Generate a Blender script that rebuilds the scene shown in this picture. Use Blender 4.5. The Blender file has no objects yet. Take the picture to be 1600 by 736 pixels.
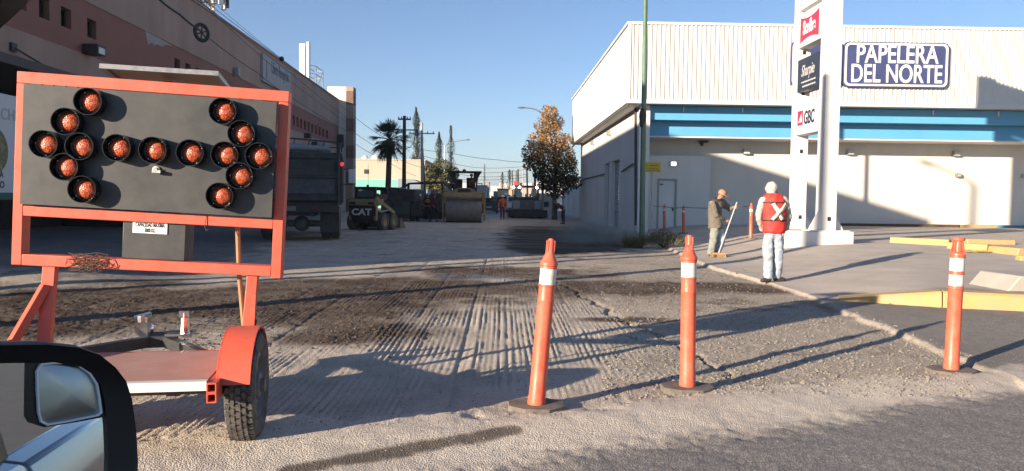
import bpy, bmesh, math, random
import numpy as np
from mathutils import Vector, Matrix, Euler, noise
random.seed(7)
R_ = math.radians
scene = bpy.context.scene
COL = scene.collection
# ------------------------------------------------------------------ camera
F_PX, CAM_H = 1186.0, 1.45
YAW, PITCH, ROLL = math.atan(.01747), math.atan(.0487), .0125
CAM = Vector((0, 0, CAM_H))
_f = Vector((math.sin(YAW)*math.cos(PITCH), math.cos(YAW)*math.cos(PITCH), -math.sin(PITCH)))
_r0 = Vector((math.cos(YAW), -math.sin(YAW), 0)); _u0 = _r0.cross(_f)
_r = _r0*math.cos(ROLL) + _u0*math.sin(ROLL); _u = -_r0*math.sin(ROLL) + _u0*math.cos(ROLL)
cd = bpy.data.cameras.new('camera'); cam = bpy.data.objects.new('camera', cd); COL.objects.link(cam)
cd.sensor_width = 36; cd.lens = 36*F_PX/1600; cd.clip_start = .03; cd.clip_end = 9000
cam.matrix_world = Matrix(((_r.x, _u.x, -_f.x, 0), (_r.y, _u.y, -_f.y, 0), (_r.z, _u.z, -_f.z, CAM_H), (0, 0, 0, 1)))
scene.camera = cam
# ------------------------------------------------------------------ sky and sun
SUN_AZ = Vector((-.77, -.64, 0)).normalized(); SUN_EL = R_(12.7)
w = bpy.data.worlds.new("World"); scene.world = w; w.use_nodes = True
nt = w.node_tree; bg = nt.nodes['Background']; st = nt.nodes.new('ShaderNodeTexSky')
st.sky_type = 'NISHITA'; st.sun_disc = False; st.sun_elevation = SUN_EL
st.sun_rotation = math.atan2(SUN_AZ.x, SUN_AZ.y) % (2*math.pi)
st.altitude = 1400; st.air_density = 1.0; st.dust_density = .15; st.ozone_density = 2.5
mxs = nt.nodes.new('ShaderNodeMix'); mxs.data_type = 'RGBA'; mxs.blend_type = 'MULTIPLY'; mxs.inputs[0].default_value = 1
mxs.inputs[7].default_value = (.93, .98, 1.09, 1)          # thin dry winter air: a little bluer than the model's
nt.links.new(st.outputs[0], mxs.inputs[6]); nt.links.new(mxs.outputs[2], bg.inputs[0]); bg.inputs[1].default_value = .066
sl = bpy.data.lights.new('sun', 'SUN'); sl.energy = 4.9; sl.angle = R_(.5); sl.color = (1, .83, .64)
sun = bpy.data.objects.new('sun', sl); COL.objects.link(sun)
sdir = SUN_AZ*math.cos(SUN_EL) + Vector((0, 0, math.sin(SUN_EL)))
sun.rotation_euler = sdir.to_track_quat('Z', 'Y').to_euler()
scene.view_settings.view_transform = 'Standard'; scene.view_settings.look = 'None'
scene.view_settings.exposure = 1.3; scene.view_settings.gamma = 1
# ------------------------------------------------------------------ photo measurement -> world points
def ray(px, py): return _f + _r*((px-800)/F_PX) + _u*((368-py)/F_PX)
def G(px, py, z=0.0):
    d = ray(px, py); return CAM + d*((z-CAM_H)/d.z)
def AY(px, py, Y):
    d = ray(px, py); return CAM + d*(Y/d.y)
def AX(px, py, X):
    d = ray(px, py); return CAM + d*(X/d.x)
def HIT(px, py, p0, n):
    d = ray(px, py); return CAM + d*((p0-CAM).dot(n)/d.dot(n))
# ------------------------------------------------------------------ materials
def nd(nt, t, **k):
    n = nt.nodes.new(t)
    for a, v in k.items(): setattr(n, a, v)
    return n
def ramp(nt, src, stops):
    r = nd(nt, 'ShaderNodeValToRGB')
    while len(r.color_ramp.elements) < len(stops): r.color_ramp.elements.new(.5)
    for e, (p, c) in zip(r.color_ramp.elements, stops):
        e.position = p; e.color = (*c, 1) if len(c) == 3 else c
    nt.links.new(src, r.inputs[0]); return r
def noise_n(nt, vec, scale, detail=4, rough=.6):
    n = nd(nt, 'ShaderNodeTexNoise'); n.inputs['Scale'].default_value = scale
    n.inputs['Detail'].default_value = detail; n.inputs['Roughness'].default_value = rough
    nt.links.new(vec, n.inputs['Vector']); return n
def mixc(nt, fac, a, b, mode='MIX'):
    m = nd(nt, 'ShaderNodeMix', data_type='RGBA', blend_type=mode)
    for sock, v in ((m.inputs[0], fac), (m.inputs[6], a), (m.inputs[7], b)):
        if isinstance(v, bpy.types.NodeSocket): nt.links.new(v, sock)
        elif isinstance(v, (int, float)): sock.default_value = v
        else: sock.default_value = (*v, 1)
    return m.outputs[2]
MATS = {}
def mat(name, col, rough=.6, metal=0, var=.12, scale=3, bump=0, bscale=40, dirt=None, dirt_amt=.0, dscale=1.5, streak=False, spec=.5, emit=None, estr=1, coat=0, alpha=1, trans=0):
    """principled surface with broad tonal variation, fine grain, optional dirt blotches / rain streaks"""
    m = bpy.data.materials.new(name); m.use_nodes = True; nt = m.node_tree; b = nt.nodes['Principled BSDF']
    pos = nd(nt, 'ShaderNodeNewGeometry').outputs['Position']
    n1 = noise_n(nt, pos, scale, 5)
    k = lambda s: tuple(min(1, c*s) for c in col)
    c = ramp(nt, n1.outputs[0], [(.25, k(1-var)), (.5, col), (.78, k(1+var))]).outputs[0]
    if dirt:
        v = pos
        if streak:
            mp = nd(nt, 'ShaderNodeMapping'); mp.inputs['Scale'].default_value = (1, 1, .12); nt.links.new(pos, mp.inputs[0]); v = mp.outputs[0]
        n2 = noise_n(nt, v, dscale, 8, .7)
        f = ramp(nt, n2.outputs[0], [(.5-.25*dirt_amt, (0, 0, 0)), (.75-.1*dirt_amt, (dirt_amt,)*3)]).outputs[0]
        c = mixc(nt, f, c, dirt)
    nt.links.new(c, b.inputs['Base Color'])
    b.inputs['Roughness'].default_value = rough; b.inputs['Metallic'].default_value = metal
    b.inputs['Specular IOR Level'].default_value = spec; b.inputs['Coat Weight'].default_value = coat
    b.inputs['Transmission Weight'].default_value = trans
    if rough > .15:
        rr = ramp(nt, noise_n(nt, pos, scale*4, 4).outputs[0], [(.3, (max(.05, rough-.1),)*3), (.7, (min(1, rough+.1),)*3)])
        nt.links.new(rr.outputs[0], b.inputs['Roughness'])
    if bump:
        bp = nd(nt, 'ShaderNodeBump'); bp.inputs['Strength'].default_value = min(1, bump); bp.inputs['Distance'].default_value = .01
        nt.links.new(noise_n(nt, pos, bscale, 6).outputs[0], bp.inputs['Height']); nt.links.new(bp.outputs[0], b.inputs['Normal'])
    if emit:
        b.inputs['Emission Color'].default_value = (*emit, 1); b.inputs['Emission Strength'].default_value = estr
    MATS[name] = m; return m
ORANGE = (.80, .115, .055)
mat('orange_steel', (.72, .10, .055), .45, var=.08, bump=.1, bscale=60, dirt=(.30, .12, .08), dirt_amt=.6, dscale=8)
mat('orange_plastic', (.78, .088, .045), .42, var=.07, bump=.12, bscale=90, dirt=(.40, .19, .12), dirt_amt=.7, dscale=11)
mat('black_board', (.040, .042, .044), .5, var=.18, scale=1.6, dirt=(.10, .095, .085), dirt_amt=.35, dscale=7)
mat('black_plastic', (.012, .012, .013), .42, var=.1)
mat('black_gloss', (.010, .010, .012), .28, var=.1)
mat('rubber', (.028, .026, .025), .8, var=.2, scale=10, dirt=(.16, .14, .12), dirt_amt=.4, dscale=14)
mat('dusty_rubber', (.075, .068, .060), .9, var=.2, scale=10, bump=.3, bscale=80, dirt=(.21, .18, .15), dirt_amt=.8, dscale=9)
mat('tyre', (.030, .029, .028), .8, var=.2, scale=12, dirt=(.20, .18, .16), dirt_amt=.7, dscale=12)
mat('white_paint', (.68, .66, .63), .5, var=.04, dirt=(.45, .42, .37), dirt_amt=.25, dscale=1.2, streak=True)
mat('white_sheet', (.64, .625, .585), .45, var=.03, scale=.8, dirt=(.55, .52, .46), dirt_amt=.25, dscale=1.5, streak=True)
mat('white_plain', (.72, .715, .70), .5, var=.03)
mat('cream_wall', (.68, .635, .58), .85, var=.04, scale=.7, bump=.12, bscale=30, dirt=(.47, .43, .37), dirt_amt=.3, dscale=.9, streak=True)
mat('side_wall', (.66, .635, .585), .85, var=.05, scale=.7, bump=.15, bscale=30, dirt=(.45, .42, .37), dirt_amt=.35, dscale=.9, streak=True)
mat('blue_fascia', (.10, .36, .60), .5, var=.06, scale=1.2, dirt=(.16, .36, .50), dirt_amt=.3, streak=True)
mat('sign_navy', (.052, .065, .165), .4, var=.12, scale=2)
mat('navy_dark', (.015, .022, .045), .4, var=.15)
mat('sign_red', (.62, .02, .06), .4, var=.06)
mat('grey_metal', (.30, .30, .30), .45, .6, var=.15, scale=8)
mat('galvanised', (.42, .42, .41), .45, .7, var=.2, scale=9)
mat('chrome', (.7, .7, .7), .2, 1, var=.1)
mat('dark_metal', (.045, .045, .048), .55, .3, var=.25, scale=5)
mat('rust_metal', (.09, .055, .04), .8, var=.35, scale=6)
mat('brown_stucco', (.265, .115, .085), .9, var=.10, scale=.6, bump=.25, bscale=25, dirt=(.21, .12, .10), dirt_amt=.35, dscale=.7, streak=True)
mat('pale_stucco', (.38, .255, .20), .9, var=.10, scale=.5, bump=.25, bscale=25, dirt=(.20, .135, .11), dirt_amt=.45, dscale=.6, streak=True)
mat('bare_plaster', (.36, .31, .28), .9, var=.12, scale=2)
mat('pier_brown', (.17, .105, .08), .9, var=.1, dirt=(.3, .22, .17), dirt_amt=.4)
mat('tan_block', (.36, .27, .21), .9, var=.08, bump=.1, dirt=(.3, .22, .17), dirt_amt=.3)
mat('dark_glass', (.012, .014, .018), .08, var=.1, spec=.8)
mat('cab_glass', (.10, .13, .13), .06, var=.1, spec=.8)
mat('curtain', (.10, .11, .13), .9)
mat('recess_shade', (.020, .018, .018), .9)
mat('yellow_paint', (.52, .31, .09), .75, var=.15, scale=5, bump=.35, bscale=50, dirt=(.36, .27, .17), dirt_amt=.85, dscale=3.5)
mat('yellow_sign', (.55, .38, .02), .5, var=.15, scale=9)
mat('blue_kerb', (.06, .22, .36), .7, var=.15, scale=5, dirt=(.25, .25, .22), dirt_amt=.4)
mat('concrete_block', (.36, .335, .30), .9, var=.1, bump=.3, bscale=40)
mat('machine_yellow', (.42, .27, .11), .55, var=.15, scale=4, dirt=(.08, .06, .04), dirt_amt=.7, dscale=2.5)
mat('machine_tan', (.34, .245, .12), .6, var=.15, scale=4, dirt=(.10, .08, .06), dirt_amt=.6, dscale=2.5)
mat('machine_green', (.028, .055, .042), .6, var=.2, scale=4, dirt=(.06, .05, .04), dirt_amt=.5)
mat('machine_black', (.016, .016, .017), .6, var=.3, scale=5, dirt=(.07, .06, .05), dirt_amt=.5, dscale=3)
mat('machine_grey', (.16, .16, .155), .6, var=.2, scale=4, dirt=(.07, .06, .05), dirt_amt=.5, dscale=3)
mat('truck_steel', (.026, .027, .030), .7, 0, var=.35, scale=3, dirt=(.08, .08, .08), dirt_amt=.6, dscale=4)
mat('truck_steel_worn', (.085, .085, .09), .7, 0, var=.4, scale=4, dirt=(.05, .05, .055), dirt_amt=.9, dscale=7)
mat('tarp', (.20, .24, .28), .7, var=.2, scale=4)
mat('drum_steel', (.19, .175, .16), .65, .25, var=.25, scale=4)
mat('lamp_red', (.5, .01, .02), .3, emit=(1, .05, .08), estr=.35)
mat('lamp_white', (.9, .9, .85), .3, emit=(1, .93, .8), estr=14)
mat('lamp_cool', (.9, .9, .85), .3, emit=(.85, .93, 1), estr=4)
mat('lamp_glass', (.55, .55, .52), .25, var=.1)
mat('pole_green', (.10, .19, .125), .6, var=.15, scale=3, dirt=(.06, .07, .05), dirt_amt=.5, dscale=2)
mat('pole_wood', (.085, .062, .048), .9, var=.3, scale=4, dirt=(.04, .03, .025), dirt_amt=.5)
mat('pole_concrete', (.42, .39, .35), .9, var=.12, scale=2)
mat('stick_wood', (.34, .18, .09), .75, var=.25, scale=8)
mat('trailer_deck', (.40, .205, .165), .6, var=.12, scale=4, dirt=(.44, .30, .25), dirt_amt=.8, dscale=5)
mat('skin', (.36, .19, .125), .6, var=.08, scale=20)
mat('jacket_olive', (.135, .118, .095), .9, var=.15, scale=14, bump=.5, bscale=30)
mat('jeans_pale', (.30, .36, .42), .9, var=.22, scale=9, bump=.5, bscale=28, dirt=(.50, .50, .48), dirt_amt=.4, dscale=8)
mat('jeans_olive', (.20, .215, .185), .9, var=.18, scale=10, bump=.5, bscale=28, dirt=(.30, .30, .26), dirt_amt=.4, dscale=8)
mat('hoodie', (.40, .38, .35), .9, var=.16, scale=10, bump=.6, bscale=30)
mat('vest_red', (.66, .035, .028), .7, var=.10, scale=7, bump=.4, bscale=22)
mat('vest_band', (.02, .016, .016), .6)
mat('reflective', (.74, .68, .56), .5, var=.06)
mat('post_white', (.74, .73, .70), .35, var=.08, scale=20, dirt=(.36, .33, .31), dirt_amt=.65, dscale=16)
mat('cap_tan', (.36, .20, .11), .85, var=.1, scale=20)
mat('hair_grey', (.14, .12, .10), .9)
mat('shoe', (.05, .042, .035), .8, var=.2, scale=20)
mat('vest_orange', (.58, .13, .03), .7, var=.12, scale=10)
mat('cloth_dark', (.028, .028, .034), .9, var=.2, scale=10)
mat('cloth_maroon', (.14, .03, .035), .9, var=.2, scale=10)
mat('helmet', (.70, .68, .62), .4)
mat('bristle', (.40, .26, .13), .9, var=.25, scale=30, bump=.6, bscale=60)
mat('broom_shaft', (.48, .48, .50), .35, .4, var=.1)
mat('bark', (.085, .062, .048), .95, var=.3, scale=6, bump=.5, bscale=30)
mat('car_silver', (.20, .20, .205), .14, .75, var=.0, coat=.6)
mat('car_white', (.72, .72, .70), .3, coat=.4, var=.03)
mat('car_dark', (.03, .03, .034), .3, coat=.4)
mat('mirror_glass', (.86, .88, .88), .015, 1, var=.01)
mat('mirror_wide', (.46, .50, .48), .34, 1, var=.02)
mat('mirror_rim', (.80, .83, .85), .4, var=.05)
mat('wire', (.018, .018, .02), .6)
mat('far_wall', (.52, .42, .33), .9, var=.06, scale=.3)
mat('teal_wall', (.20, .52, .43), .8, var=.06, scale=.3)
mat('shed_blue', (.22, .28, .33), .7, var=.1)
mat('far_white', (.60, .58, .54), .8, var=.06, scale=.3)
mat('panel_blue_grey', (.47, .51, .56), .5, var=.05)
mat('wheel_grey', (.17, .165, .16), .6, .3, var=.2, scale=8)
mat('far_grey', (.32, .33, .34), .8, var=.08, scale=.3)
mat('far_red', (.55, .06, .07), .7)
mat('far_ochre', (.46, .36, .22), .8, var=.08, scale=.3)
mat('picture_food', (.22, .20, .10), .7, var=.7, scale=9)
mat('poster_white', (.60, .61, .61), .6, var=.03)
mat('poster_green', (.03, .12, .08), .6)
mat('ink', (.02, .02, .025), .6)
mat('ink_pale', (.42, .43, .43), .6)
mat('banner', (.33, .32, .31), .7, var=.06, dirt=(.25, .24, .23), dirt_amt=.4, streak=True)
mat('banner_ink', (.10, .10, .12), .7)
mat('roof_dark', (.10, .085, .08), .9)
mat('rope', (.06, .06, .065), .8)
mat('pebble', (.25, .22, .185), .95, var=.35, scale=8)
mat('clod', (.085, .062, .046), .95, var=.3, scale=8)
mat('tape_yellow', (.65, .45, .03), .5, var=.3, scale=30)
mat('solar_back', (.34, .23, .17), .6, var=.15)
mat('hill', (.23, .18, .15), .95, var=.2, scale=.02)
def leafmat(name, cols, rough=.75):
    m = bpy.data.materials.new(name); m.use_nodes = True; nt = m.node_tree; b = nt.nodes['Principled BSDF']
    g = nd(nt, 'ShaderNodeNewGeometry'); n = len(cols)
    r = ramp(nt, g.outputs['Random Per Island'], [(i/max(1, n-1), c) for i, c in enumerate(cols)])
    nn = noise_n(nt, g.outputs['Position'], 1.1, 3)
    v = ramp(nt, nn.outputs[0], [(.3, (.65,)*3), (.7, (1.25,)*3)])
    nt.links.new(mixc(nt, 1.0, r.outputs[0], v.outputs[0], 'MULTIPLY'), b.inputs['Base Color'])
    b.inputs['Roughness'].default_value = rough; b.inputs['Specular IOR Level'].default_value = .25
    b.inputs['Subsurface Weight'].default_value = 0
    MATS[name] = m
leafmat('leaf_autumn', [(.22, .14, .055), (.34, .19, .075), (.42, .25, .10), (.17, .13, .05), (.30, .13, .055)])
leafmat('leaf_shaded', [(.030, .042, .020), (.045, .058, .026), (.07, .055, .03), (.022, .034, .016)])
leafmat('leaf_olive', [(.11, .12, .045), (.17, .16, .07), (.08, .095, .04), (.21, .18, .09)])
leafmat('leaf_cypress', [(.030, .045, .030), (.045, .06, .038), (.06, .065, .045), (.024, .036, .026)])
leafmat('leaf_palm', [(.030, .042, .020), (.045, .055, .025), (.055, .055, .03)])
leafmat('leaf_sage', [(.15, .145, .085), (.20, .18, .11), (.10, .11, .06), (.25, .22, .14)])
# lens: faceted orange-red plastic
m = bpy.data.materials.new('lens'); m.use_nodes = True; nt = m.node_tree; b = nt.nodes['Principled BSDF']; MATS['lens'] = m
tc = nd(nt, 'ShaderNodeTexCoord'); vo = nd(nt, 'ShaderNodeTexVoronoi'); vo.inputs['Scale'].default_value = 130
nt.links.new(tc.outputs['Object'], vo.inputs['Vector'])
nt.links.new(ramp(nt, vo.outputs['Color'], [(.1, (.20, .022, .009)), (.45, (.34, .048, .018)), (.8, (.52, .13, .05))]).outputs[0], b.inputs['Base Color'])
bp = nd(nt, 'ShaderNodeBump'); bp.inputs['Strength'].default_value = .55; bp.inputs['Distance'].default_value = .004
nt.links.new(vo.outputs['Distance'], bp.inputs['Height']); nt.links.new(bp.outputs[0], b.inputs['Normal'])
b.inputs['Roughness'].default_value = .32; b.inputs['Coat Weight'].default_value = .2
# ------------------------------------------------------------------ mesh builder
class MB:
    def __init__(s): s.v = []; s.f = []
    def add(s, vs, fs, M=None):
        o = len(s.v); s.v += [tuple(M @ Vector(p)) if M is not None else tuple(p) for p in vs]
        s.f += [tuple(i+o for i in f) for f in fs]; return s
    def box(s, c, d, rot=None, M=None, taper=1.0):
        x, y, z = d[0]/2, d[1]/2, d[2]/2; t = taper
        vs = [Vector(p) for p in ((-x, -y, -z), (x, -y, -z), (x, y, -z), (-x, y, -z), (-x*t, -y*t, z), (x*t, -y*t, z), (x*t, y*t, z), (-x*t, y*t, z))]
        T = Matrix.Translation(Vector(c))
        if rot: T = T @ Euler(rot).to_matrix().to_4x4()
        if M is not None: T = M @ T
        return s.add(vs, [(0, 3, 2, 1), (4, 5, 6, 7), (0, 1, 5, 4), (1, 2, 6, 5), (2, 3, 7, 6), (3, 0, 4, 7)], T)
    def bb(s, x0, x1, y0, y1, z0, z1): return s.box(((x0+x1)/2, (y0+y1)/2, (z0+z1)/2), (abs(x1-x0), abs(y1-y0), abs(z1-z0)))
    def bar(s, p0, p1, w, h=None, up=(0, 0, 1)):
        p0, p1 = Vector(p0), Vector(p1); d = p1-p0; L = d.length; d.normalize(); u = Vector(up)
        if abs(d.dot(u)) > .98: u = Vector((0, 1, 0))
        x = d.cross(u).normalized(); z = x.cross(d); M = Matrix((x, d, z)).transposed().to_4x4(); M.translation = (p0+p1)/2
        return s.box((0, 0, 0), (w, L, h or w), M=M)
    def tube(s, pts, r, n=8, caps=True):
        pts = [Vector(p) for p in pts]; rs = r if isinstance(r, (list, tuple)) else [r]*len(pts); vs = []; fs = []; px = None
        for i, p in enumerate(pts):
            d = (pts[min(i+1, len(pts)-1)]-pts[max(i-1, 0)])
            d = d.normalized() if d.length > 1e-9 else Vector((0, 0, 1))
            if px is None: px = d.orthogonal().normalized()
            px = (px-d*px.dot(d)); px = px.normalized() if px.length > 1e-6 else d.orthogonal().normalized()
            py = d.cross(px)
            for k in range(n):
                a = 2*math.pi*k/n; vs.append(p+px*math.cos(a)*rs[i]+py*math.sin(a)*rs[i])
        for i in range(len(pts)-1):
            for k in range(n):
                k2 = (k+1) % n; fs.append((i*n+k, i*n+k2, (i+1)*n+k2, (i+1)*n+k))
        if caps: fs += [tuple(range(n))[::-1], tuple((len(pts)-1)*n+k for k in range(n))]
        return s.add(vs, fs)
    def lathe(s, prof, n=20, M=None):
        vs = []; fs = []
        for r, z in prof:
            for k in range(n):
                a = 2*math.pi*k/n; vs.append((r*math.cos(a), r*math.sin(a), z))
        for i in range(len(prof)-1):
            for k in range(n):
                k2 = (k+1) % n; fs.append((i*n+k, i*n+k2, (i+1)*n+k2, (i+1)*n+k))
        if prof[0][0] > 1e-5: fs.append(tuple(range(n))[::-1])
        if prof[-1][0] > 1e-5: fs.append(tuple((len(prof)-1)*n+k for k in range(n)))
        return s.add(vs, fs, M)
    def prism(s, poly, h0, h1, axis='z', M=None):
        n = len(poly)
        P = {'z': lambda a, b, h: (a, b, h), 'y': lambda a, b, h: (a, h, b), 'x': lambda a, b, h: (h, a, b)}[axis]
        vs = [P(a, b, h0) for a, b in poly]+[P(a, b, h1) for a, b in poly]
        fs = [tuple(range(n))[::-1], tuple(range(n, 2*n))]+[(i, (i+1) % n, n+(i+1) % n, n+i) for i in range(n)]
        return s.add(vs, fs, M)
    def sphere(s, c, r, n=12, m=8):
        rx, ry, rz = r if isinstance(r, (tuple, list)) else (r, r, r)
        return s.lathe([(max(1e-6, math.sin(math.pi*i/m)), -math.cos(math.pi*i/m)) for i in range(m+1)], n,
                       Matrix.Translation(Vector(c)) @ Matrix.Diagonal((rx, ry, rz, 1)))
    def mesh(s, name, smooth=35):
        me = bpy.data.meshes.new(name); me.from_pydata([tuple(p) for p in s.v], [], s.f)
        bm = bmesh.new(); bm.from_mesh(me); bmesh.ops.recalc_face_normals(bm, faces=bm.faces); bm.to_mesh(me); bm.free()
        if smooth:
            me.shade_smooth(); me.set_sharp_from_angle(angle=R_(smooth))
        return me
    def obj(s, name, m, parent=None, bevel=0, smooth=35):
        o = bpy.data.objects.new(name, s.mesh(name, smooth)); COL.objects.link(o); o.data.materials.append(MATS[m])
        if parent: o.parent = parent
        if bevel:
            b = o.modifiers.new('bevel', 'BEVEL'); b.width = bevel; b.segments = 2; b.limit_method = 'ANGLE'; b.angle_limit = R_(40)
        return o
def tag(o, label=None, cat=None, group=None, kind=None):
    for k, v in (('label', label), ('category', cat), ('group', group), ('kind', kind)):
        if v: o[k] = v
    return o
def thing(name, label, cat, loc=(0, 0, 0), rz=0, group=None, rot=None):
    o = bpy.data.objects.new(name, None); COL.objects.link(o); o.location = loc; o.rotation_euler = rot or (0, 0, rz)
    o.empty_display_size = .2
    return tag(o, label, cat, group)
def copy_tree(o, parent=None):
    c = o.copy(); COL.objects.link(c)
    if parent: c.parent = parent
    for ch in o.children: copy_tree(ch, c)
    return c
def text(name, s, size, m, parent, M, ext=.004, bold=0, shear=0, sx=1.0, align='CENTER', spacing=1.0, line=1.0):
    cu = bpy.data.curves.new(name, 'FONT'); cu.body = s; cu.size = size; cu.align_x = align; cu.align_y = 'CENTER'
    cu.extrude = ext; cu.offset = bold; cu.shear = shear; cu.space_character = spacing; cu.space_line = line
    t = bpy.data.objects.new('tmp', cu); COL.objects.link(t)
    dg = bpy.context.evaluated_depsgraph_get(); me = bpy.data.meshes.new_from_object(t.evaluated_get(dg))
    bpy.data.objects.remove(t); me.transform(M @ Matrix.Diagonal((sx, 1, 1, 1))); me.materials.clear(); me.materials.append(MATS[m])
    o = bpy.data.objects.new(name, me); COL.objects.link(o); o.parent = parent; return o
def frame_front(x, y, z):   # local XY of the text -> world X,Z, facing -Y
    M = Matrix(((1, 0, 0), (0, 0, -1), (0, 1, 0))).to_4x4(); M.translation = (x, y, z); return M
def frame_left(x, y, z):    # facing -X, text runs towards -Y (reads left to right from -X side)
    M = Matrix(((0, 0, -1), (-1, 0, 0), (0, 1, 0))).to_4x4(); M.translation = (x, y, z); return M
def frame_right(x, y, z):   # facing +X, text runs towards +Y
    M = Matrix(((0, 0, 1), (1, 0, 0), (0, 1, 0))).to_4x4(); M.translation = (x, y, z); return M
def rrect(x0, x1, y0, y1, r, n=6):
    P = []
    for cx, cy, a0 in ((x1-r, y1-r, 0), (x0+r, y1-r, 90), (x0+r, y0+r, 180), (x1-r, y0+r, 270)):
        for i in range(n+1):
            a = R_(a0+90*i/n); P.append((cx+r*math.cos(a), cy+r*math.sin(a)))
    return P
def ring_prism(mb, outer, inner, h0, h1, axis):
    n = len(outer); P = {'z': lambda a, b, h: (a, b, h), 'y': lambda a, b, h: (a, h, b), 'x': lambda a, b, h: (h, a, b)}[axis]
    vs = [P(a, b, h) for h in (h0, h1) for L in (outer, inner) for a, b in L]; fs = []
    for i in range(n):
        j = (i+1) % n
        fs += [(i, j, n+j, n+i), (2*n+i, 3*n+i, 3*n+j, 2*n+j), (i, 2*n+i, 2*n+j, j), (n+i, n+j, 3*n+j, 3*n+i)]
    mb.add(vs, fs); return mb
# ================================================================== GROUND
def _h(ix, iy, seed):
    h = (ix.astype(np.int64)*374761393 + iy.astype(np.int64)*668265263 + seed*1442695041) & 0xffffffff
    h = ((h ^ (h >> 13))*1274126177) & 0xffffffff
    h = h ^ (h >> 16); return (h & 0xffffff)/float(0xffffff)
def vn(x, y, seed=0):
    xi = np.floor(x); yi = np.floor(y); fx = x-xi; fy = y-yi; fx = fx*fx*(3-2*fx); fy = fy*fy*(3-2*fy)
    a = _h(xi, yi, seed); b = _h(xi+1, yi, seed); c = _h(xi, yi+1, seed); d = _h(xi+1, yi+1, seed)
    return (a*(1-fx)+b*fx)*(1-fy)+(c*(1-fx)+d*fx)*fy
def fbm(x, y, s=1.0, o=4, seed=0, g=.5):
    t = 0; amp = 1; tot = 0
    for i in range(o):
        t = t+amp*vn(x*s, y*s, seed+i*17); tot += amp; amp *= g; s *= 2.03
    return t/tot
def sst(a, b, x):
    t = np.clip((x-a)/(b-a), 0, 1); return t*t*(3-2*t)
def pts(pl, z=0.0): return [tuple(G(px, py, z).xy) for px, py in pl]
def yline(pl, x):   # Y of an edge running left to right, extended flat-slope at both ends
    xs = np.array([p[0] for p in pl]); ys = np.array([p[1] for p in pl]); y = np.interp(x, xs, ys)
    sl = (ys[1]-ys[0])/(xs[1]-xs[0]); sr = (ys[-1]-ys[-2])/(xs[-1]-xs[-2])
    return y+np.where(x < xs[0], (x-xs[0])*sl, 0)+np.where(x > xs[-1], (x-xs[-1])*sr, 0)
ASPH = pts([(470, 745), (760, 712), (900, 692), (1100, 672), (1300, 640), (1450, 618), (1600, 603)])
DUST = pts([(200, 700), (430, 648), (620, 652), (800, 655), (930, 640), (1040, 622), (1200, 602), (1400, 590), (1560, 585)])
EDGE = sorted(pts([(1040, 388), (1110, 420), (1180, 440), (1250, 462), (1310, 490), (1400, 524), (1470, 556), (1540, 584)]), key=lambda p: p[1])
KERB_Z = .235
KERB = pts([(1310, 472), (1400, 480), (1500, 484), (1600, 489)], .03)
FRESH = pts([(782, 362), (790, 392), (830, 399), (900, 399), (960, 394), (1003, 384)])
def edge_x(y):
    ys = np.array([p[1] for p in EDGE]); xs = np.array([p[0] for p in EDGE]); x = np.interp(y, ys, xs)
    return x+np.where(y > ys[-1], (y-ys[-1])*.02, 0)+np.where(y < ys[0], (y-ys[0])*(xs[1]-xs[0])/(ys[1]-ys[0]), 0)
def ell(x, y, px, py, rx, ry, seed, jag=.5):
    c = G(px, py); d = np.sqrt(((x-c.x)/rx)**2+((y-c.y)/ry)**2)
    return 1-sst(.55, 1.15, d+jag*(fbm(x, y, .9, 4, seed)-.5)*2)
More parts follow.
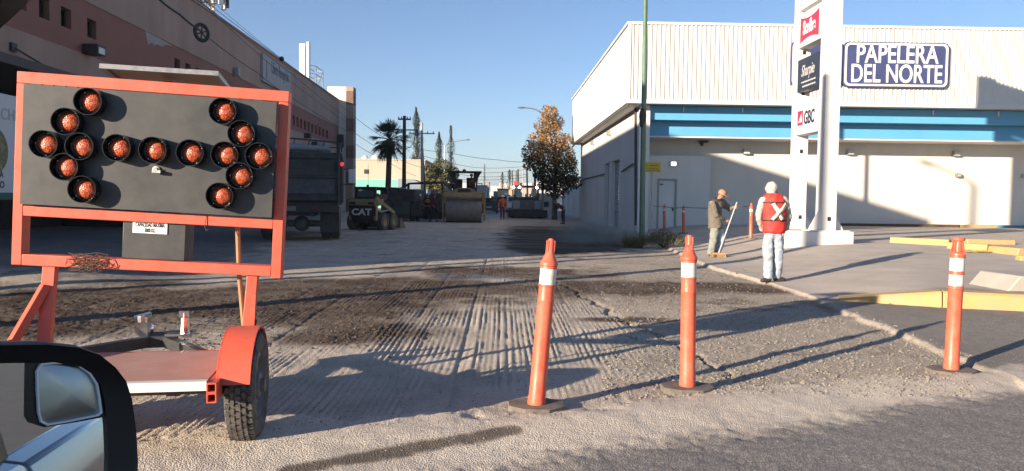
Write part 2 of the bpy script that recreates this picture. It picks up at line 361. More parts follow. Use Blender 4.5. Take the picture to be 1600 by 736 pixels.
def ground_fields(x, y):
    n1 = fbm(x, y, .7, 4, 3); n2 = fbm(x, y, 3.1, 4, 9); n3 = fbm(x, y, 14, 3, 21); n4 = fbm(x, y, 37, 2, 33)
    ya = yline(ASPH, x)-.24+(n2-.5)*.34+(n3-.5)*.22; yd = yline(DUST, x)+(n2-.5)*.55+(n3-.5)*.25
    asph = 1-sst(-.26, .16, y-ya); dust = (1-sst(-.22, .16, y-yd))
    ex = edge_x(y)+(n2-.5)*.14+(n3-.5)*.07
    conc = sst(-.025, .03, x-ex)*(y > 4.6)*(1-asph)
    yk = yline(KERB, x); kx0 = KERB[0][0]
    dk = np.clip(y-yk, 0, 40); plateau = sst(0, 1, (x-kx0+.15-.03*np.clip(dk, 0, 12))/(1.3+.5*np.clip(dk, 0, 6)))*sst(-.02, .02, y-yk-.17)
    apron = conc*(1-sst(-.02, .02, y-yk-.17))*sst(-1.2, .3, x-kx0)          # old asphalt below the kerb
    apron = np.maximum(apron, conc*(1-sst(10.0, 11.2, y+(n2-.5)*1.2)))
    # gravel to the right of the grooved strip
    gx = np.interp(y, [5, 6.2, 9, 12, 16, 40], [1.25, 1.35, 1.5, 1.2, .9, .6])
    gravel = sst(-.3, .5, x-gx+(n2-.5)*1.6)*(1-conc)
    # damp loose dirt
    dirt = np.maximum.reduce([ell(x, y, 640, 450, 4.2, 1.9, 5), ell(x, y, 930, 450, 2.1, 1.3, 6), ell(x, y, 250, 480, 4.2, 2.4, 7), ell(x, y, 430, 470, 2.6, 1.6, 27), ell(x, y, 560, 520, 1.0, .9, 8, .8), ell(x, y, 60, 505, 1.8, 1.5, 19),
        ell(x, y, 970, 500, .7, .3, 12), ell(x, y, 800, 425, 2.4, 1.6, 13, .8), ell(x, y, 1130, 450, 1.2, .9, 14), ell(x, y, 470, 455, 2.2, 1.2, 24)])
    dirt = dirt*(.86+.14*sst(.34, .60, n2))*(1-conc)
    dirt = np.clip(dirt+.55*sst(.60, .75, n1*.5+n2*.5)*(y > 7)*(1-conc), 0, 1)
    oa, ob = G(455, 740), G(800, 681); ot = np.clip(((x-oa.x)*(ob.x-oa.x)+(y-oa.y)*(ob.y-oa.y))/((ob-oa).length**2), 0, 1); od = np.hypot(x-oa.x-ot*(ob.x-oa.x), y-oa.y-ot*(ob.y-oa.y)); oil = 1-sst(.05, .11, od+(n2-.5)*.08+(n3-.5)*.05)
    puddle = ell(x, y, 800, 432, 1.7, .55, 41, .9)*sst(.48, .56, n2)*(1-dust)
    puddle = np.maximum(puddle, ell(x, y, 935, 460, .5, .22, 43, .6)*sst(.45, .55, n2))
    fx = x-(.1+(y-18)*.006); fy = y-yline(sorted(FRESH)[1:], x)
    fresh = sst(-.25, .45, fx+(n2-.5)*.9+(n1-.5)*.8)*sst(-.6, .7, fy+(n2-.5)*2.4+(n1-.5)*2)*(.86+.14*sst(.35, .6, fbm(x*.5, y*1.5, 1.2, 3, 99)))*(1-sst(-1.2, .3, x-edge_x(y)+(n2-.5)*1.5))*(1-sst(33, 44, y+(n1-.5)*14))
    left = 1-sst(-.6, .6, x+4.6+.17*(y-10)+(n2-.5)*1.8)                        # older paving on the left side
    left = left*sst(11, 14, y+(n2-.5)*2)
    groove = (1-asph)*(1-dust)*(1-conc)*(1-gravel)*(1-fresh)*(1-left)
    # grooves left by the milling drum, parallel to the street, breaking and drifting
    wob = (fbm(x*.2, y*.04, 1.0, 3, 51)-.5)*.16+(fbm(x*2, y*.7, 1, 2, 52)-.5)*.018
    u = (x+wob+.03*(vn(x*6, y*.02, 91)-.5)*2)/.058; k = np.floor(u); ph = u-k
    amp = .25+.95*_h(k, np.floor(y*.25+_h(k, k*0, 61)*9), 62)
    teeth = 1.05-1.5*np.exp(-((ph-.5)/.20)**2)
    big = np.exp(-((np.abs(((x+wob*1.2+5.03) % .63)-.3)/.035)**2))
    ridge = .0098*amp*teeth*(.15+.85*sst(.34, .60, fbm(x*.8, y*.45, 1.3, 4, 71)))*(.35+.65*sst(.3, .55, fbm(x*3, y*1.1, 1, 3, 77))) - .012*big*sst(.52, .66, fbm(x*1.3, y*.25, 1, 3, 72))
    ridge = ridge*(1-.1*dirt)
    trk = .012*(np.abs(((x*.35+y+.3*n2) % .16)/.16-.5)*2-.5)*ell(x, y, 250, 490, 3.2, 1.9, 81, .5)   # tread prints
    z = groove*(ridge+.010*(n3-.5)+.005*(n4-.5)) + gravel*(1-asph)*(1-dust)*(.012*(n3-.5)+.011*(n4-.5)) + dirt*(.010*(n2-.5)+.007*(n3-.5)+.007*(n4-.5)+.004) + trk*(1-asph)*(1-conc)
    mound = np.exp(-((y-(yline(ASPH, x)+yline(DUST, x))/2)/.28)**2)*(.028+.03*(n1-.5))
    z = z*(1-dust) + dust*(.022+.016*(n2-.5)+.007*(n3-.5)) + mound*(1-asph)*(1-conc)*(y < 9) + asph*(.035+.003*(n4-.5)-dust*.022)
    z = z+(n1-.5)*.05*(1-asph)*(1-conc)
    z = z*(1-conc)+conc*(.055+.003*(n3-.5)+.008*(n1-.5))
    crown = np.exp(-((x-ex)/.05)**2)*.006*(y > 5)*(y < 34)*(1-asph); z = z+crown*(n2)
    z = z+conc*plateau*(KERB_Z-.05+.16*sst(0, 1, (y-11)/11))
    z = z+fresh*(.02+.012*(n3-.5))-left*.0
    pass
    hump = np.exp(-(((x+8.6)/2.2)**2+((y-12.6)/1.0)**2))*.22; z = z+hump
    z = np.where(y > 34, z*np.clip(1-(y-34)/8, 0, 1), z)
    crack = np.exp(-(((x-np.interp(y, [6.5, 7.5, 9, 11, 13.6], [1.95, 1.85, 1.5, 1.4, .9])-(n2-.5)*.35)/.03)**2))*(y > 6.2)*(y < 13.8)*(1-asph)
    z = z-crack*.03
    rim = np.exp(-((x-ex-.02)/.038)**2)*(y > 5)*(y < 16)
    A = np.stack([dirt, np.clip(dust+rim*.4, 0, 1)*(1-asph), asph, fresh], -1)
    B = np.stack([conc*(1-apron), gravel, np.clip(np.maximum(oil, crack*.5), 0, 1), puddle], -1)
    C = np.stack([apron, left, n2, n3], -1)
    return z, A, B, C
def ground_z(x, y):
    return float(ground_fields(np.array([float(x)]), np.array([float(y)]))[0][0])
NX, NY = 1150, 560
ys = 2.6*np.exp(np.linspace(0, 1, NY)*math.log(78/2.6)); us = np.linspace(-.76, .76, NX)
gx = us[None, :]*(ys[:, None]+2.6); gy = np.repeat(ys[:, None], NX, 1)
gz, A, B, C = ground_fields(gx.ravel(), gy.ravel())
me = bpy.data.meshes.new('milled_road'); nv = NX*NY
me.vertices.add(nv); me.vertices.foreach_set('co', np.stack([gx.ravel(), gy.ravel(), gz], -1).astype(np.float32).ravel())
ii = (np.arange(NY-1)[:, None]*NX+np.arange(NX-1)[None, :]).ravel()
quads = np.stack([ii, ii+1, ii+NX+1, ii+NX], -1).astype(np.int32); nf = len(quads)
me.loops.add(nf*4); me.loops.foreach_set('vertex_index', quads.ravel())
me.polygons.add(nf); me.polygons.foreach_set('loop_start', np.arange(nf, dtype=np.int32)*4)
me.update(calc_edges=True); me.shade_smooth()
for nm, arr in (('zoneA', A), ('zoneB', B), ('zoneC', C)):
    at = me.attributes.new(nm, 'FLOAT_COLOR', 'POINT'); at.data.foreach_set('color', arr.astype(np.float32).ravel())
road = bpy.data.objects.new('milled_road', me); COL.objects.link(road); road['kind'] = 'structure'
def ground_material():
    m = bpy.data.materials.new('roadworks_ground'); m.use_nodes = True; nt = m.node_tree; b = nt.nodes['Principled BSDF']
    pos = nd(nt, 'ShaderNodeNewGeometry').outputs['Position']
    def zone(nm):
        a = nd(nt, 'ShaderNodeAttribute', attribute_name=nm); s = nd(nt, 'ShaderNodeSeparateColor'); nt.links.new(a.outputs['Color'], s.inputs[0]); return s.outputs[0], s.outputs[1], s.outputs[2], a.outputs['Alpha']
    dirt, dust, asph, fresh = zone('zoneA'); conc, gravel, oil, puddle = zone('zoneB'); apron, left, _, _ = zone('zoneC')
    nb = noise_n(nt, pos, 1.4, 6, .65); nf = noise_n(nt, pos, 55, 5, .75); nm = noise_n(nt, pos, 11, 5, .65)
    vor = nd(nt, 'ShaderNodeTexVoronoi'); vor.inputs['Scale'].default_value = 95; nt.links.new(pos, vor.inputs['Vector'])
    c = ramp(nt, nb.outputs[0], [(.3, (.38, .325, .265)), (.55, (.48, .42, .35)), (.75, (.55, .485, .41))]).outputs[0]
    gr = ramp(nt, vor.outputs['Color'], [(.1, (.21, .178, .142)), (.5, (.38, .325, .265)), (.9, (.50, .44, .37))]).outputs[0]
    c = mixc(nt, gravel, c, gr)
    lf = ramp(nt, nm.outputs[0], [(.35, (.15, .142, .135)), (.65, (.23, .215, .20))]).outputs[0]
    c = mixc(nt, left, c, lf)
    cc = ramp(nt, nb.outputs[0], [(.3, (.40, .35, .30)), (.5, (.455, .40, .345)), (.72, (.50, .445, .385))]).outputs[0]
    c = mixc(nt, conc, c, cc)
    ap = ramp(nt, nm.outputs[0], [(.3, (.19, .172, .155)), (.7, (.27, .245, .22))]).outputs[0]
    c = mixc(nt, apron, c, ap)
    dc = ramp(nt, nm.outputs[0], [(.3, (.050, .034, .025)), (.65, (.105, .073, .053))]).outputs[0]
    c = mixc(nt, dirt, c, dc)
    du = ramp(nt, nm.outputs[0], [(.3, (.50, .44, .37)), (.65, (.60, .535, .455))]).outputs[0]
    c = mixc(nt, dust, c, du)
    as_ = ramp(nt, vor.outputs['Color'], [(.2, (.16, .148, .138)), (.6, (.225, .208, .193)), (.95, (.34, .315, .29))]).outputs[0]
    c = mixc(nt, asph, c, as_)
    fr = ramp(nt, nm.outputs[0], [(.3, (.016, .015, .015)), (.7, (.036, .033, .031))]).outputs[0]
    c = mixc(nt, fresh, c, fr)
    om = nd(nt, 'ShaderNodeMath', operation='MULTIPLY'); nt.links.new(oil, om.inputs[0]); om.inputs[1].default_value = .88
    c = mixc(nt, om.outputs[0], c, (.085, .068, .052))
    pm = nd(nt, 'ShaderNodeMath', operation='MULTIPLY'); nt.links.new(puddle, pm.inputs[0]); pm.inputs[1].default_value = .45
    c = mixc(nt, pm.outputs[0], c, (.14, .12, .115))
    g2 = ramp(nt, nf.outputs[0], [(.25, (.68,)*3), (.5, (1,)*3), (.75, (1.25,)*3)]).outputs[0]
    c = mixc(nt, .8, c, g2, 'MULTIPLY')
    ns = noise_n(nt, pos, .55, 7, .62); g3 = ramp(nt, ns.outputs[0], [(.3, (.80,)*3), (.5, (1,)*3), (.72, (1.12,)*3)]).outputs[0]
    c = mixc(nt, .8, c, g3, 'MULTIPLY')
    nt.links.new(c, b.inputs['Base Color'])
    rg = nd(nt, 'ShaderNodeMapRange'); rg.inputs['To Min'].default_value = .92; rg.inputs['To Max'].default_value = .35; nt.links.new(puddle, rg.inputs['Value'])
    nt.links.new(rg.outputs[0], b.inputs['Roughness']); b.inputs['Specular IOR Level'].default_value = .25
    # fine relief: grit everywhere, softer on the smooth concrete
    bp = nd(nt, 'ShaderNodeBump'); bp.inputs['Distance'].default_value = .008
    st = nd(nt, 'ShaderNodeMapRange'); st.inputs['To Min'].default_value = .8; st.inputs['To Max'].default_value = .16; mx = nd(nt, 'ShaderNodeMath', operation='MULTIPLY_ADD'); nt.links.new(asph, mx.inputs[0]); mx.inputs[1].default_value = .55; nt.links.new(conc, mx.inputs[2]); nt.links.new(mx.outputs[0], st.inputs['Value'])
    nt.links.new(st.outputs[0], bp.inputs['Strength'])
    ad = nd(nt, 'ShaderNodeMath', operation='ADD'); nt.links.new(nf.outputs[0], ad.inputs[0]); nt.links.new(vor.outputs['Distance'], ad.inputs[1])
    nt.links.new(ad.outputs[0], bp.inputs['Height']); nt.links.new(bp.outputs[0], b.inputs['Normal'])
    return m
me.materials.append(ground_material())
# base ground sheet to the horizon
mat('ground_far', (.20, .18, .155), .95, var=.2, scale=.05)
mb = MB(); mb.add([(-4000, -200, -.12), (4000, -200, -.12), (4000, 6000, -.12), (-4000, 6000, -.12)], [(0, 1, 2, 3)]); mb.obj('ground', 'ground_far')['kind'] = 'structure'
mat('street_far', (.13, .125, .12), .9, var=.15, scale=.4, dirt=(.2, .18, .16), dirt_amt=.5, dscale=.2)
mb = MB(); mb.add([(-14, 77, -.03), (7, 77, -.03), (7, 1500, -.03), (-14, 1500, -.03)], [(0, 1, 2, 3)]); mb.obj('street', 'street_far')['kind'] = 'structure'
mat('street_near', (.085, .08, .076), .92, var=.15, scale=2, bump=.4, bscale=60)
mb = MB(); mb.add([(-60, -40, -.02), (60, -40, -.02), (60, 2.62, -.02), (-60, 2.62, -.02)], [(0, 1, 2, 3)]); mb.obj('cross_street', 'street_near')['kind'] = 'structure'
# loose stones and clods: individual bits too many to count
def scatter(name, n, m, pick, smin, smax, label, seed):
    rnd = random.Random(seed); V = []; F = []; xs = []; got = []
    while len(got) < n:
        p = pick(rnd)
        if p: got.append(p)
    X = np.array([p[0] for p in got]); Y = np.array([p[1] for p in got]); Z = ground_fields(X, Y)[0]
    for (x, y), z in zip(got, Z):
        s = smin+(smax-smin)*rnd.random()**3; o = len(V); a = rnd.random()*6.28
        for t in range(4):
            r = s*(.7+.6*rnd.random()); V.append((x+r*math.cos(a+t*1.57), y+r*math.sin(a+t*1.57), z+s*.25*rnd.random()))
        V.append((x, y, z+s*(.5+.5*rnd.random()))); V.append((x, y, z-s*.4))
        for t in range(4):
            F.append((o+t, o+(t+1) % 4, o+4)); F.append((o+(t+1) % 4, o+t, o+5))
    mb = MB(); mb.v = V; mb.f = F; o = mb.obj(name, m, smooth=0); tag(o, label, kind='stuff'); return o
def pick_gravel(r):
    px = r.uniform(940, 1520); py = r.uniform(420, 625); p = G(px, py)
    if p.x > edge_x(np.array([p.y]))[0]+.15: return None
    return (p.x, p.y)
scatter('loose_gravel', 9000, 'pebble', pick_gravel, .004, .018, 'loose grey gravel scattered over the milled road beside the kerb', 3)
def pick_dust(r):
    p = G(r.uniform(200, 1600), r.uniform(560, 715))
    return (p.x, p.y) if p.y > yline(ASPH, np.array([p.x]))[0]+r.gauss(.1, .25) else None
scatter('road_grit', 5000, 'pebble', pick_dust, .002, .009, 'grit strewn across the dusty edge of the roadworks', 4)
def pick_clod(r):
    c = r.choice([(620, 452, 240, 18), (930, 452, 120, 16), (250, 490, 260, 30), (560, 520, 80, 20), (1090, 450, 70, 25), (330, 540, 120, 14)])
    p = G(r.gauss(c[0], c[2]*.6), r.gauss(c[1], c[3]*.7)); return (p.x, p.y) if 4.5 < p.y < 20 else None
scatter('damp_clods', 2600, 'clod', pick_clod, .006, .026, 'dark damp clods of milled asphalt lying on the road', 5)
# ================================================================== WHITE STORE BUILDING (right)
Y0 = 31.5
st_ = thing('store_building', 'white corrugated stationery store with blue fascia and large navy sign', 'store', (0, 0, 0))
XL = AY(980, 160, Y0).x; ZT = AY(980, 35, Y0).z; ZB = AY(980, 160, Y0).z; XR = 44.0; XW = XL+.68; YB = 55.5; ZG = .02
# corrugated front: real ribs
mb = MB(); prof = []; x = XL+.12
while x < XR-.25:
    prof += [(x, 0), (x+.035, 0), (x+.055, -.032), (x+.10, -.032), (x+.115, 0)]; x += .186
n = len(prof); vs = [(p[0], Y0+p[1], ZB+.12) for p in prof]+[(p[0], Y0+p[1], ZT-.05) for p in prof]
mb.add(vs, [(i, i+1, n+i+1, n+i) for i in range(n-1)]); mb.obj('corrugated_cladding', 'white_sheet', st_, smooth=20)
mb = MB(); mb.bb(XL, XR, Y0+.04, YB, ZB, ZT-.12); mb.obj('upper_wall', 'white_sheet', st_)
mb = MB(); mb.bb(XL-.06, XR, Y0-.07, Y0+.06, ZT-.07, ZT+.03); mb.bb(XL-.06, XL+.06, Y0+.062, YB+.05, ZT-.06, ZT+.025); mb.obj('coping', 'white_plain', st_)
mb = MB(); mb.bb(XL-.02, XR, Y0-.045, Y0+.03, ZB-.03, ZB+.13); mb.bb(XL-.022, XL+.11, Y0-.05, Y0+.035, ZB+.132, ZT-.072); mb.obj('trim', 'white_sheet', st_)
# stepped fascia: two blue boards set back one behind the other
Y1, Y2, YW = Y0+.80, Y0+1.43, Y0+3.05
z1 = AY(1100, 188, Y1).z; z2 = AY(1100, 213, Y2).z
mb = MB(); mb.bb(XW+.12, XR, Y1, Y1+.5, z1, ZB-.032); mb.obj('fascia_board', 'blue_fascia', st_)
mb = MB(); mb.bb(XW+.12, XR, Y2, Y2+.3, z2, z1-.003); mb.obj('fascia_board', 'blue_fascia', st_)
mb = MB(); mb.bb(XW+.12, XR, Y2+.02, YW+.1, z2-.07, z2-.004); mb.obj('soffit', 'white_paint', st_)
for px in (1068, 1160, 1310, 1458, 1560):
    p = AY(px, 166, Y1-.03); mb = MB(); mb.box((p.x, Y1-.04, ZB-.16), (.05, .06, .2)); mb.obj('bracket', 'white_plain', st_)
# walls
mb = MB(); mb.bb(XW+.36, XR, YW, YW+.35, -.05, z2-.071); mb.obj('front_wall', 'cream_wall', st_)
def AXW(px, py): p = AX(px, py, XW); return p.y, p.z
doors = [(AXW(969, 250)[0], AXW(956.5, 250)[0], 3.45), (AXW(953, 252)[0], AXW(946, 252)[0], 3.45)]
mb = MB(); yc = Y0+.72
for y0, y1, zt in doors:
    mb.bb(XW, XW+.35, yc, y0, -.05, zt); yc = y1
mb.bb(XW, XW+.35, yc, YB, -.05, 3.45); mb.bb(XW, XW+.35, Y0+.72, YB, 3.451, ZB-.002); mb.obj('side_wall', 'side_wall', st_)
for y0, y1, zt in doors:
    mb = MB(); n = 26
    for i in range(n): mb.box((XW+.20, (y0+y1)/2, .0+(i+.5)*zt/n), (.05, y1-y0, zt/n*.82), rot=(0, .25, 0))
    d = mb.obj('roller_shutter', 'far_grey', st_)
    mb = MB(); mb.bb(XW-.03, XW+.02, y0-.09, y0-.002, -.02, zt+.1); mb.bb(XW-.03, XW+.02, y1+.002, y1+.09, -.02, zt+.1); mb.bb(XW-.032, XW+.02, y0-.002, y1+.002, zt+.002, zt+.1); mb.obj('frame', 'side_wall', d)
# masonry courses scored on the lower side wall (recessed joints read as thin raised lines here)
mb = MB()
for i in range(1, 16):
    for a, b in ((Y0+.75, doors[0][0]-.1), (doors[1][1]+.1, YB)): mb.bb(XW-.006, XW+.01, a, b, i*.205-.008, i*.205+.008)
mb.obj('wall_joints', 'side_wall', st_)
mb = MB(); mb.bb(XW-.05, XW+.40, Y0+.60, Y0+.719, -.05, ZB-.035); mb.obj('pilaster', 'white_paint', st_)
mb = MB(); mb.bb(XW-.62, XW-.002, Y0+.1, YB, ZB-.06, ZB-.004); mb.obj('side_soffit', 'grey_metal', st_)
mb = MB()
mb.tube([AX(905, 282, XW-.06), AX(944, 272, XW-.06)], .035, 6); mb.tube([AX(971, 268, XW-.06), AX(989, 256, XW-.06)], .035, 6); mb.tube([AX(993, 163, XW-.06)+Vector((0, 0, -.05)), AX(993, 352, XW-.06)], .05, 6)
mb.obj('conduit', 'dark_metal', st_)
# annex with door
pa0 = AY(1009.5, 243, YW-1.0); pa1 = AY(1111, 246, YW-1.0)
dx0, dx1 = AY(1028.5, 300, YW-1.0).x, AY(1056, 300, YW-1.0).x; dz = AY(1040, 281, YW-1).z
mb = MB(); ya = YW-1.0; mb.bb(XW+.37, dx0, ya, YW-.003, -.05, pa0.z); mb.bb(dx1, pa1.x, ya, YW-.003, -.05, pa0.z); mb.bb(dx0, dx1, ya, YW-.003, dz, pa0.z); an = mb.obj('annex', 'cream_wall', st_)
mb = MB(); mb.bb(dx0+.03, dx1-.03, ya+.06, ya+.11, .1, dz-.03); dr = mb.obj('door', 'white_paint', st_)
mb = MB(); mb.bb(dx0-.05, dx0+.028, ya-.02, ya+.12, -.04, dz+.05); mb.bb(dx1-.028, dx1+.05, ya-.02, ya+.12, -.04, dz+.05); mb.bb(dx0+.0285, dx1-.0285, ya-.018, ya+.12, dz-.028, dz+.05); mb.obj('frame', 'far_grey', dr)
mb = MB(); mb.box((dx1-.12, ya+.02, 1.05), (.05, .09, .12)); mb.box((dx0+.15, ya+.04, dz-.2), (.14, .05, .05)); mb.obj('handle', 'dark_metal', dr)
def wall_lamp(px, py, Y, s=.16, glow=False):
    p = AY(px, py, Y); mb = MB(); mb.box((p.x, Y-.10, p.z), (s*2.0, .2, s*1.6), taper=.85); o = mb.obj('floodlight', 'galvanised', st_)
    mb = MB(); mb.box((p.x, Y-.205, p.z-.01), (s*1.5, .02, s*1.1)); mb.obj('lens', 'lamp_cool' if glow else 'lamp_glass', o)
for px, py in ((1165, 237), (1327, 238), (1492, 240)): wall_lamp(px, py, YW)
wall_lamp(1051, 256, ya, .13, True); wall_lamp(1495, 274, YW, .1); wall_lamp(1598, 275, YW, .1)
for px, py in ((928, 223), (954, 208)):
    p = AX(px, py, XW); mb = MB(); mb.box((XW-.1, p.y, p.z), (.2, .34, .26)); mb.obj('floodlight', 'galvanised', st_)
p = AY(1098, 222, YW); mb = MB(); mb.box((p.x, YW-.16, p.z), (.34, .3, .10), rot=(0, -.15, 0)); mb.box((p.x-.05, YW-.05, p.z-.1), (.1, .1, .16)); mb.obj('camera_bracket', 'dark_metal', st_)
# kerb at the wall foot
for a, b, m in ((1200, 1500, 'rust_metal'), (1500, 1558, 'yellow_paint'), (1558, 1700, 'blue_kerb')):
    p, q = AY(a, 354, YW-.5), AY(b, 354, YW-.5)
    mb = MB(); mb.bb(max(p.x, pa1.x+.1), q.x-.01, YW-.55, YW-.30, .1, .52); mb.obj('kerb', m, st_, bevel=.02)
# big sign
yS = Y0-.16
def sx_(px): return AY(px, 100, yS).x
def sz_(px, py): return AY(px, py, yS).z
s0, s1, zt, zb = sx_(1318), sx_(1482.5), sz_(1400, 66), sz_(1400, 137)
sg = mbx = None
mb = MB(); mb.prism(rrect(s0, s1, zb, zt, .22), yS, Y0-.035, 'y'); sg = mb.obj('sign_panel', 'sign_navy', st_)
mb = MB(); ring_prism(mb, rrect(s0+.05, s1-.05, zb+.05, zt-.05, .2), rrect(s0+.13, s1-.13, zb+.13, zt-.13, .16), yS-.03, yS+.01, 'y'); mb.obj('sign_border', 'white_plain', sg)
zc = (zt+zb)/2; hh = zt-zb
text('sign_lettering', 'PAPELERA', 1.05, 'white_plain', sg, frame_front((s0+s1)/2+.02, yS-.012, zc+hh*.215), .012, .014, sx=.735, spacing=1.0)
text('sign_lettering', 'DEL NORTE', 1.05, 'white_plain', sg, frame_front((s0+s1)/2+.02, yS-.012, zc-hh*.215), .012, .014, sx=.685, spacing=1.0)
l0, l1 = sx_(1236), sx_(1316.5)
mb = MB(); mb.prism(rrect(l0, l1, zb, zt, .22), yS, Y0-.035, 'y'); sg2 = mb.obj('sign_panel', 'sign_navy', st_)
mb = MB(); ring_prism(mb, rrect(l0+.05, l1-.05, zb+.05, zt-.05, .2), rrect(l0+.13, l1-.13, zb+.13, zt-.13, .16), yS-.03, yS+.01, 'y'); mb.obj('sign_border', 'white_plain', sg2)
# ------------------------------------------------------------------ sign pylon
K_ = .87                                    # pylon footprint scale from its base height
XP = 8.65; YN, YF = 19.95, 21.88
YMID = 20.915
py_ = thing('sign_pylon', 'tall white two column sign pylon with stacked brand panels on painted base', 'sign', (XP, YMID, .1))
def loc(p): return Vector(p)-Vector((XP, YMID, .1))
ZS = .70
for yy, name in ((YN, 'near'), (YF, 'far')):
    a = .198 if yy == YN else .178
    mb = MB(); q = loc((XP, yy, ZS)); mb.bb(-a, a, q.y-.21, q.y+.21, q.z, 10.0); c = mb.obj('column', 'white_paint', py_, bevel=.02)
    mb = MB()
    for s in (-1, 1):
        mb.prism([(s*(a+.001), q.z+.012), (s*(a+.26), q.z+.012), (s*(a+.235), q.z+.08), (s*(a+.001), q.z+.54)], q.y-.03, q.y+.03, 'y')
    mb.box((0, q.y, q.z+.01), (a*2+.6, .7, .02)); mb.obj('gusset', 'white_paint', c)
    mb = MB()
    for z in ([.92] if yy == YN else [.92, 2.8, 4.45, 5.6]): mb.box((0 if z < 1 else -.02, q.y-.212, z+.0), (.09, .01, .11))
    mb.obj('hole_shade', 'recess_shade', c)  # dark plates on the face: shade of openings put into the colour
mb = MB(); x0 = AY(1226, 375, 19.6).x-XP; x1 = AY(1334, 375, 19.6).x-XP; xb = AY(1222, 375, 22.3).x-XP; mb.prism([(x0, -1.34), (x1, -1.34), (x1, 1.4), (xb, 1.4)], -.2, ZS-.1-.002, 'z'); mb.obj('plinth', 'white_paint', py_, bevel=.03)
XF = XP-.19
def pan(pt, pb, ptl, m):   # z at top / bottom measured on the near edge of each panel
    zt = AY(1284, pt, YN+.21).z-.1; zb = AY(1284, pb, YN+.21).z-.1
    mb = MB(); mb.bb(-.20, .16, YN+.215-YMID, YF-.215-YMID, zb, zt); o = mb.obj('sign_panel', m, py_, bevel=.012); return o, zb, zt
yc = (YN+YF)/2-YMID
o, zb, zt = pan(-196, -104, 0, 'far_white')  # unseen extra panel, added so the pylon's shadow reaches the cladding
o, zb, zt = pan(-96, -4, 0, 'white_plain')
o, zb, zt = pan(3, 59, 0, 'white_plain')
# red pillow emblem with the brand word
zm = (zb+zt)/2; P = []
for i in range(13):
    t = -1+2*i/12; P.append((yc+t*.62, zm+.36-.09*(1-t*t)))
for i in range(13):
    t = 1-2*i/12; P.append((yc+t*.62, zm-.36+.09*(1-t*t)))
mb = MB(); mb.prism(P, -.208, -.198, 'x'); mb.obj('emblem', 'sign_red', o)
text('lettering', 'Scribe', .50, 'white_plain', o, frame_left(-.214, yc, zm+.01), .004, .018, sx=.66)
o, zb, zt = pan(79, 133, 0, 'navy_dark'); zm = (zb+zt)/2
text('lettering', 'Sharpie', .44, 'ink_pale', o, frame_left(-.206, yc+.03, zm+.08), .004, .003, shear=.3, sx=.66)
mb = MB(); rq = random.Random(6)
for zz, y0_, y1_ in ((-.22, -.50, .44), (-.34, -.50, .36)):
    y = y0_
    while y < y1_: l = rq.uniform(.05, .14); mb.bb(-.2065, -.1995, yc+y, yc+min(y+l, y1_), zm+zz-.022, zm+zz+.022); y += l+.03
tag(mb.obj('small_print', 'ink_pale', o), kind='stuff')
o, zb, zt = pan(152, 205, 0, 'panel_blue_grey'); zm = (zb+zt)/2
mb = MB(); mb.bb(-.207, -.198, yc+.27, yc+.63, zm-.18, zm+.22); e = mb.obj('emblem', 'sign_red', o)
mb = MB(); mb.prism([(yc+.32, zm-.1), (yc+.56, zm-.1), (yc+.36, zm+.14)], -.212, -.206, 'x'); mb.obj('emblem_mark', 'white_plain', e)
text('lettering', 'GBC', .50, 'navy_dark', o, frame_left(-.206, yc-.16, zm-.02), .004, .010, shear=.1, sx=.70)
# ------------------------------------------------------------------ LEFT BUILDING
LB0 = Vector((-14.1, 30, 0)); LBA = math.atan(28/F_PX); LBn = Vector((math.cos(LBA), math.sin(LBA), 0)); LBt = Vector((-math.sin(LBA), math.cos(LBA), 0))
lb = thing('commercial_building', 'long terracotta and pinkish stucco building in shade along the left side', 'building', LB0, LBA)
def LB(px, py, off=0.0):
    p = HIT(px, py, LB0+LBn*off, LBn); return (p-LB0).dot(LBt), p.z
zA, zB, zC, zR = 5.1, LB(80, 66)[1], LB(270, 70)[1], LB(430, 90)[1]
yS0, yE = -23.2, LB(546, 200)[0]
def wall_holes(mb, y0, y1, z0, z1, holes, x0=-.35, x1=0):
    """wall strip with openings in one row; holes = [(ya, yb)], zlo, zhi"""
    hs, a, b = holes
    mb.bb(x0, x1, y0, y1, z0, a); mb.bb(x0, x1, y0, y1, b, z1); y = y0
    for h0, h1 in hs: mb.bb(x0, x1, y, h0, a+.0005, b-.0005); y = h1
    mb.bb(x0, x1, y, y1, a+.0005, b-.0005)
near = [LB(a, 20)[0] for a in (29, 41.5, 61, 77.5, 95, 111, 136, 150, 272, 280.5, 289, 297, 305, 312)]
step = near[6]-near[4]
hs = [(near[i], near[i+1]) for i in range(0, 14, 2)]
hs = [(hs[0][0]-step*k, hs[0][1]-step*k) for k in range(6, 0, -1)]+hs
za, zb_ = LB(139, 58)[1], LB(139, 29)[1]
ymid = LB(400, 100)[0]
mb = MB(); wall_holes(mb, yS0, ymid, zB, zC, (hs, za, zb_))
far = []
for i in range(10):
    a = 457.5+i*5.75; far.append((LB(a, 190)[0], LB(a+3.3, 190)[0]))
zfa, zfb = LB(459, 196)[1], LB(459, 181)[1]
wall_holes(mb, ymid+.0, yE, zB, zC, (far, zfa, zfb)); mb.obj('middle_wall', 'brown_stucco', lb)
mb = MB(); mb.bb(-.35, .03, yS0, yE, zC+.001, zR); mb.obj('parapet_wall', 'pale_stucco', lb)
mb = MB(); mb.bb(-.5, .09, yS0, yE, zR+.001, zR+.12); mb.obj('coping', 'pale_stucco', lb)
mb = MB(); mb.bb(-.35, .03, yS0, yE, zA, zB-.001); mb.obj('lower_wall', 'pale_stucco', lb)
